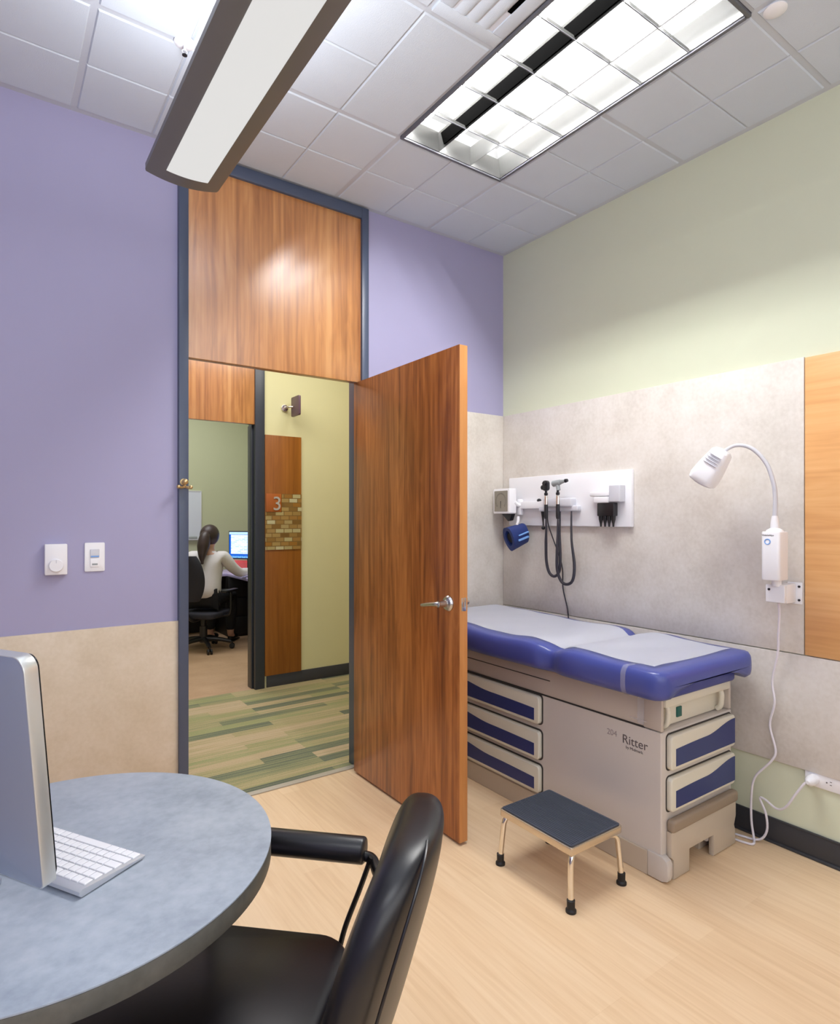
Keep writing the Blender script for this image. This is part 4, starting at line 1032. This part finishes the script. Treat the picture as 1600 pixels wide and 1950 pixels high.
b = BM(); tube(b, [(wx - .07, 1.19, 1.04), (wx - .058, 1.193, .99), (wx - .04, 1.205, .90), (wx - .03, 1.212, .82), (wx - .02, 1.238, .70), (wx - .022, 1.228, .61), (wx - .02, 1.248, .51), (wx - .02, 1.225, .41), (wx - .025, 1.24, .36), (wx - .03, 1.305, .27), (wx - .035, 1.318, .18), (wx - .04, 1.315, .08), (wx - .05, 1.30, .015), (wx - .085, 1.285, .007), (wx - .10, 1.31, .006), (wx - .108, 1.36, .006), (wx - .105, 1.44, .006), (wx - .08, 1.46, .006),
    (wx - .06, 1.36, .006), (wx - .04, 1.285, .012), (wx - .032, 1.255, .06), (wx - .03, 1.26, .13), (wx - .028, 1.285, .185), (wx - .032, 1.262, .19), (wx - .045, 1.21, .175), (wx - .055, 1.17, .20), (wx - .055, 1.13, .27), (wx - .048, 1.105, .315), (wx - .04, 1.095, .326)], .0048, 10, 6)
cd = part('power_cord', b, M['whitecord'], el)
b = BM(); lathe(b, [(.007, -.06), (.012, -.052), (.019, -.04), (.021, -.02), (.02, -.0), (.001, -.0)], (XR - .008, 1.088, .330), 'X'); part('plug', b, M['white_plastic'], cd)
ol = thing('wall_outlet', 'white horizontal outlet plate with a plug in it, low on the green wall', 'outlet', (XR, 1.04, .332))
part('plate', prism(BM(), rrect(.90, 1.122, .300, .3555, .004), 'X', XR - .008, XR - .0003, .0015), M['white_plastic'], ol)
for yc in (1.088, 1.035, .975, .93):
    if yc == 1.088: continue
    b = BM()
    box(b, XR - .0086, XR - .0078, yc - .011, yc - .004, .336, .3385); box(b, XR - .0086, XR - .0078, yc - .011, yc - .004, .324, .3265); cyl(b, (XR - .0086, yc + .007, .331), (XR - .0078, yc + .007, .331), .003, seg=10); part('socket_slots', b, M['ink'], ol)

# ================================================================== ROUND TABLE WITH COMPUTER
TZ = .735
TCX, TCY, TR = .1065, 1.356, .399
rt_ = thing('round_table', 'round table with blue-grey mottled top and dark grey edge band', 'table', (TCX, TCY, 0))
def circ(r, n=128): return [(TCX + r * math.cos(2 * PI * k / n), TCY + r * math.sin(2 * PI * k / n)) for k in range(n)]
part('tabletop', prism(BM(), circ(TR), 'Z', TZ - .004, TZ, .0015), M['tabletop'], rt_)
part('edge_band', prism(BM(), circ(TR - .0006), 'Z', TZ - .040, TZ - .0042, .001), M['tableedge'], rt_)
b = BM(); lathe(b, [(.12, .66), (.12, .694), (.05, .66), (.045, .05), (.05, .04)], (TCX - .1, TCY, 0)); part('column', b, M['blackmetal'], rt_)
b = BM(); lathe(b, [(.27, 0.0), (.27, .012), (.2, .03), (.05, .05), (.001, .05)], (TCX - .1, TCY, 0)); part('foot_plate', b, M['blackmetal'], rt_)

cp = thing('desktop_computer', 'aluminium all-in-one computer seen from behind on the round table', 'computer', (-.080, 1.293, TZ), math.atan2(-.86, .51))
tilt = Matrix.Translation((0, 0, .26)) @ Matrix.Rotation(math.radians(-5), 4, 'X') @ Matrix.Translation((0, 0, -.26))
# local: +Y is the screen side, the back faces -Y
def cpart(name, bm, mat, par): bmesh.ops.transform(bm, matrix=tilt.inverted(), verts=bm.verts); return part(name, bm, mat, par, True)
def case_outline(x, z0, z1, rb, rt):
    lo = rrect(-x, x, z0, z1, rb, 6); hi = rrect(-x, x, z0, z1, rt, 8)
    return [p for p in hi if p[1] > (z0 + z1) / 2] + [p for p in lo if p[1] < (z0 + z1) / 2]
b = BM(); prism(b, case_outline(.264, .095, .452, .008, .024), 'Y', -.002, .020, .0015); bd = cpart('case_edge', b, M['alu_edge'], cp)
b = BM(); rings = []
for s_, yy in ((1, -.0022), (.985, -.0032), (.94, -.006), (.8, -.013), (.5, -.022), (.12, -.026)):
    rings.append([(x * s_, yy, .2735 + (z - .2735) * s_) for x, z in case_outline(.2625, .0965, .4505, .008, .023)])
loft(b, rings); cpart('back_shell', b, M['alu'], cp)
b = BM(); prism(b, rrect(-.262, .262, .097, .45, .02, 8), 'Y', .0202, .0232, .001); cpart('screen_glass', b, M['screen_glass'], cp)
b = BM(); prism(b, [(-.034, .0115), (-.012, .0115), (-.026, .08), (-.022, .22), (-.04, .22), (-.05, .09)], 'X', -.145, .015, .003); part('stand_neck', b, M['alu'], cp, True)
b = BM(); prism(b, rrect(-.155, .03, -.035, .10, .012), 'Z', .0005, .011, .002); part('stand_foot', b, M['alu'], cp, True)

kb = thing('keyboard', 'slim white and aluminium keyboard beside the computer on the round table', 'keyboard', (.1165, 1.345, TZ), math.atan2(-.86, .51))
# local: +Y is the typing side, the battery tube lies along -Y
kl, kd = .14, .065
b = BM(); prism(b, [(-kd - .004, .002), (kd - .004, .004), (kd, .0062), (kd, .0075), (-kd + .01, .0145), (-kd - .002, .0155), (-kd - .008, .0125), (-kd - .009, .007)], 'X', -kl, kl, .0015); part('case', b, M['kbalu'], kb, True)
b = BM()
def key(x0, x1, r):
    yc = -kd + .016 + r * .0202
    z = .0145 - (yc + kd - .01) * (.007 / (2 * kd - .01))
    box(b, x0 + .0012, x1 - .0012, yc - .0082, yc + .0082, z, z + .003, .0008, 1)
W = 2 * kl - .014
for r in range(6):
    if r == 5: ws = [1, 1, 1, 1.25, 5, 1.25, 1, 1, 1, 1]
    elif r == 4: ws = [2.3] + [1] * 10 + [2.3]
    elif r == 3: ws = [1.8] + [1] * 11 + [1.8]
    elif r == 2: ws = [1.5] + [1] * 12 + [1.1]
    elif r == 1: ws = [1] * 13 + [1.5]
    else: ws = [1.04] * 14
    tot = sum(ws); x = kl - .007
    for w in ws:
        dx = W * w / tot; key(x - dx, x, r); x -= dx
part('keys', b, M['keys'], kb, True)

# ================================================================== ARMCHAIR
ac = thing('armchair', 'black leather armchair with padded arms pulled up to the round table', 'chair', (.307, 1.142, 0), math.atan2(.72, .69))
# local: +X is its right, +Y forward, the back is at -Y
b = BM(); rings = []
for i in range(11):
    t = i / 10; s_ = math.sin(PI * (.5 * min(1, t * 3 + .25))) if t < .3 else (1 if t < .75 else math.cos((t - .75) / .25 * PI * .32))
    rings.append([(x * (.97 + .03 * s_) * (1 - .06 * (1 - s_)), y * (1 - .06 * (1 - s_)), (.405 + .07 * t) + .006 * t * max(0, 1 - (x / .24) ** 2)) for x, y in rrect(-.245, .262, -.23, .24, .07, 8)])
loft(b, rings); part('seat', b, M['leather_seat'], ac, True, ang=60)
def back_ring(z):
    t = (z - BZ0) / (BZ1 - BZ0)
    return t
BZ0, BZ1 = .45, .872
b = BM(); rings = []
for i in range(33):
    ph = -PI / 2 + PI * i / 32
    z = (BZ0 + BZ1) / 2 + (BZ1 - BZ0) / 2 * math.copysign(abs(math.sin(ph)) ** .8, math.sin(ph))
    wz = max(.02, math.copysign(abs(math.cos(ph)) ** .55, math.cos(ph)) if math.cos(ph) > 1e-6 else 0)
    w = .215 * wz; th_ = .054 * max(.15, wz ** .6)
    yc = -.279 - (z - .5) * .29
    ring = []
    for k in range(36):
        a = 2 * PI * k / 36; ca, sa = math.cos(a), math.sin(a)
        x = w * math.copysign(abs(ca) ** .75, ca)
        y = yc + th_ * math.copysign(abs(sa) ** .8, sa) - .03 * (1 - (x / .215) ** 2)
        ring.append((x, y, z))
    rings.append(ring)
loft(b, rings); br_ = part('backrest', b, M['leather'], ac, True, ang=80)
# piping seam round the back edge
b = BM(); pts = []
for i in range(40):
    ph = -PI / 2 + .15 + (PI - .3) * (i / 39)
    z = (BZ0 + BZ1) / 2 + (BZ1 - BZ0) / 2 * math.copysign(abs(math.sin(ph)) ** .8, math.sin(ph))
    wz = abs(math.cos(ph)) ** .55; w = .215 * wz
    pts.append((-w * .90, -.279 - (z - .5) * .29 - .050 * max(.15, wz ** .6) - .030 * (1 - (w * .9 / .215) ** 2) + .004, z))
tube(b, pts, .0028, 8, 1); part('piping', b, M['leather'], br_, True)
for s in (-1, 1):
    b = BM(); cyl(b, (s * .30, -.245, .640), (s * .30, .10, .645), .029, seg=28, bev=.007); ar = part('armrest', b, M['leather'], ac, True)
    b = BM(); tube(b, [(s * .30, -.24, .628), (s * .295, -.262, .625), (s * .26, -.28, .62), (s * .20, -.31, .62)], .0115, 12, 5); part('arm_joint', b, M['blackmetal'], ar, True)
    b = BM(); tube(b, [(s * .285, -.262, .635), (s * .285, -.235, .56), (s * .27, -.205, .48), (s * .25, -.19, .41)], .006, 10, 6); part('back_post', b, M['blackmetal'], ac, True)
    b = BM(); tube(b, [(s * .30, .09, .635), (s * .30, .13, .60), (s * .30, .15, .40), (s * .30, .17, .02)], .0115, 12, 5); part('leg', b, M['blackmetal'], ac, True)
    b = BM(); tube(b, [(s * .235, -.15, .41), (s * .25, -.22, .36), (s * .265, -.30, .18), (s * .27, -.35, .008)], .012, 12, 5); part('leg', b, M['blackmetal'], ac, True)
b = BM(); box(b, -.30, .30, -.17, -.13, .385, .405, .004); box(b, -.30, .30, .13, .16, .385, .405, .004); part('seat_frame', b, M['blackmetal'], ac, True)

# ================================================================== LIGHTS
def area(name, loc, rot, sx, sy, power, col=(1, 1, 1), spread=180):
    l = bpy.data.lights.new(name, 'AREA'); l.shape = 'RECTANGLE'; l.size = sx; l.size_y = sy; l.energy = power; l.color = col; l.spread = math.radians(spread)
    o = bpy.data.objects.new(name, l); C.objects.link(o); o.location = loc; o.rotation_euler = rot; return o
area('room_fill', (.4, YF + .08, 1.9), (math.radians(90), 0, 0), 3.4, 2.0, 30, (.95, .97, 1))
area('ceiling_fill', (-.4, -.5, ZC - .03), (0, 0, 0), 1.2, 1.2, 16, (.96, .98, 1))
area('pendant_uplight', (PC, 1.0, 2.66), (math.radians(180), 0, 0), .12, 2.2, 22, (.95, .97, 1))
area('bounce_fill', (-.5, -.8, .9), (math.radians(180), 0, 0), 1.3, 1.3, 16, (.95, .97, 1))
area('corridor_light', (1.3, 3.9, ZC - .03), (0, 0, 0), 2.4, .6, 36, (1, .98, .95))
area('corridor_warm_light', (3.7, 4.0, 1.9), (math.radians(90), 0, math.radians(-60)), .5, .8, 13, (1, .7, .42))
area('office_light', (1.5, 6.4, ZC - .03), (0, 0, 0), 1.6, 1.2, 36, (.98, .99, 1))

w = bpy.data.worlds.new('world'); bpy.context.scene.world = w; w.use_nodes = True
w.node_tree.nodes['Background'].inputs[0].default_value = (.8, .85, .9, 1); w.node_tree.nodes['Background'].inputs[1].default_value = .3

# ================================================================== CAMERA
cam = bpy.data.cameras.new('camera'); co = bpy.data.objects.new('camera', cam); C.objects.link(co)
cam.sensor_fit = 'HORIZONTAL'; cam.sensor_width = 36; cam.lens = 36 * 1156 / 1600
cam.shift_y = 12 / 1600
cam.clip_start = .02
yaw = math.atan2(1632, 1156)           # angle from the purple wall direction (+X) ... view turned toward +Y
co.location = (0, 0, 1.39)
co.rotation_euler = (PI / 2, 0, yaw - PI / 2)
sc = bpy.context.scene
sc.camera = co
sc.view_settings.view_transform = 'Standard'
sc.view_settings.look = 'None'
sc.view_settings.exposure = .22
sc.cycles.use_denoising = True
sc.cycles.max_bounces = 10
sc.cycles.diffuse_bounces = 6
sc.cycles.sample_clamp_indirect = 6
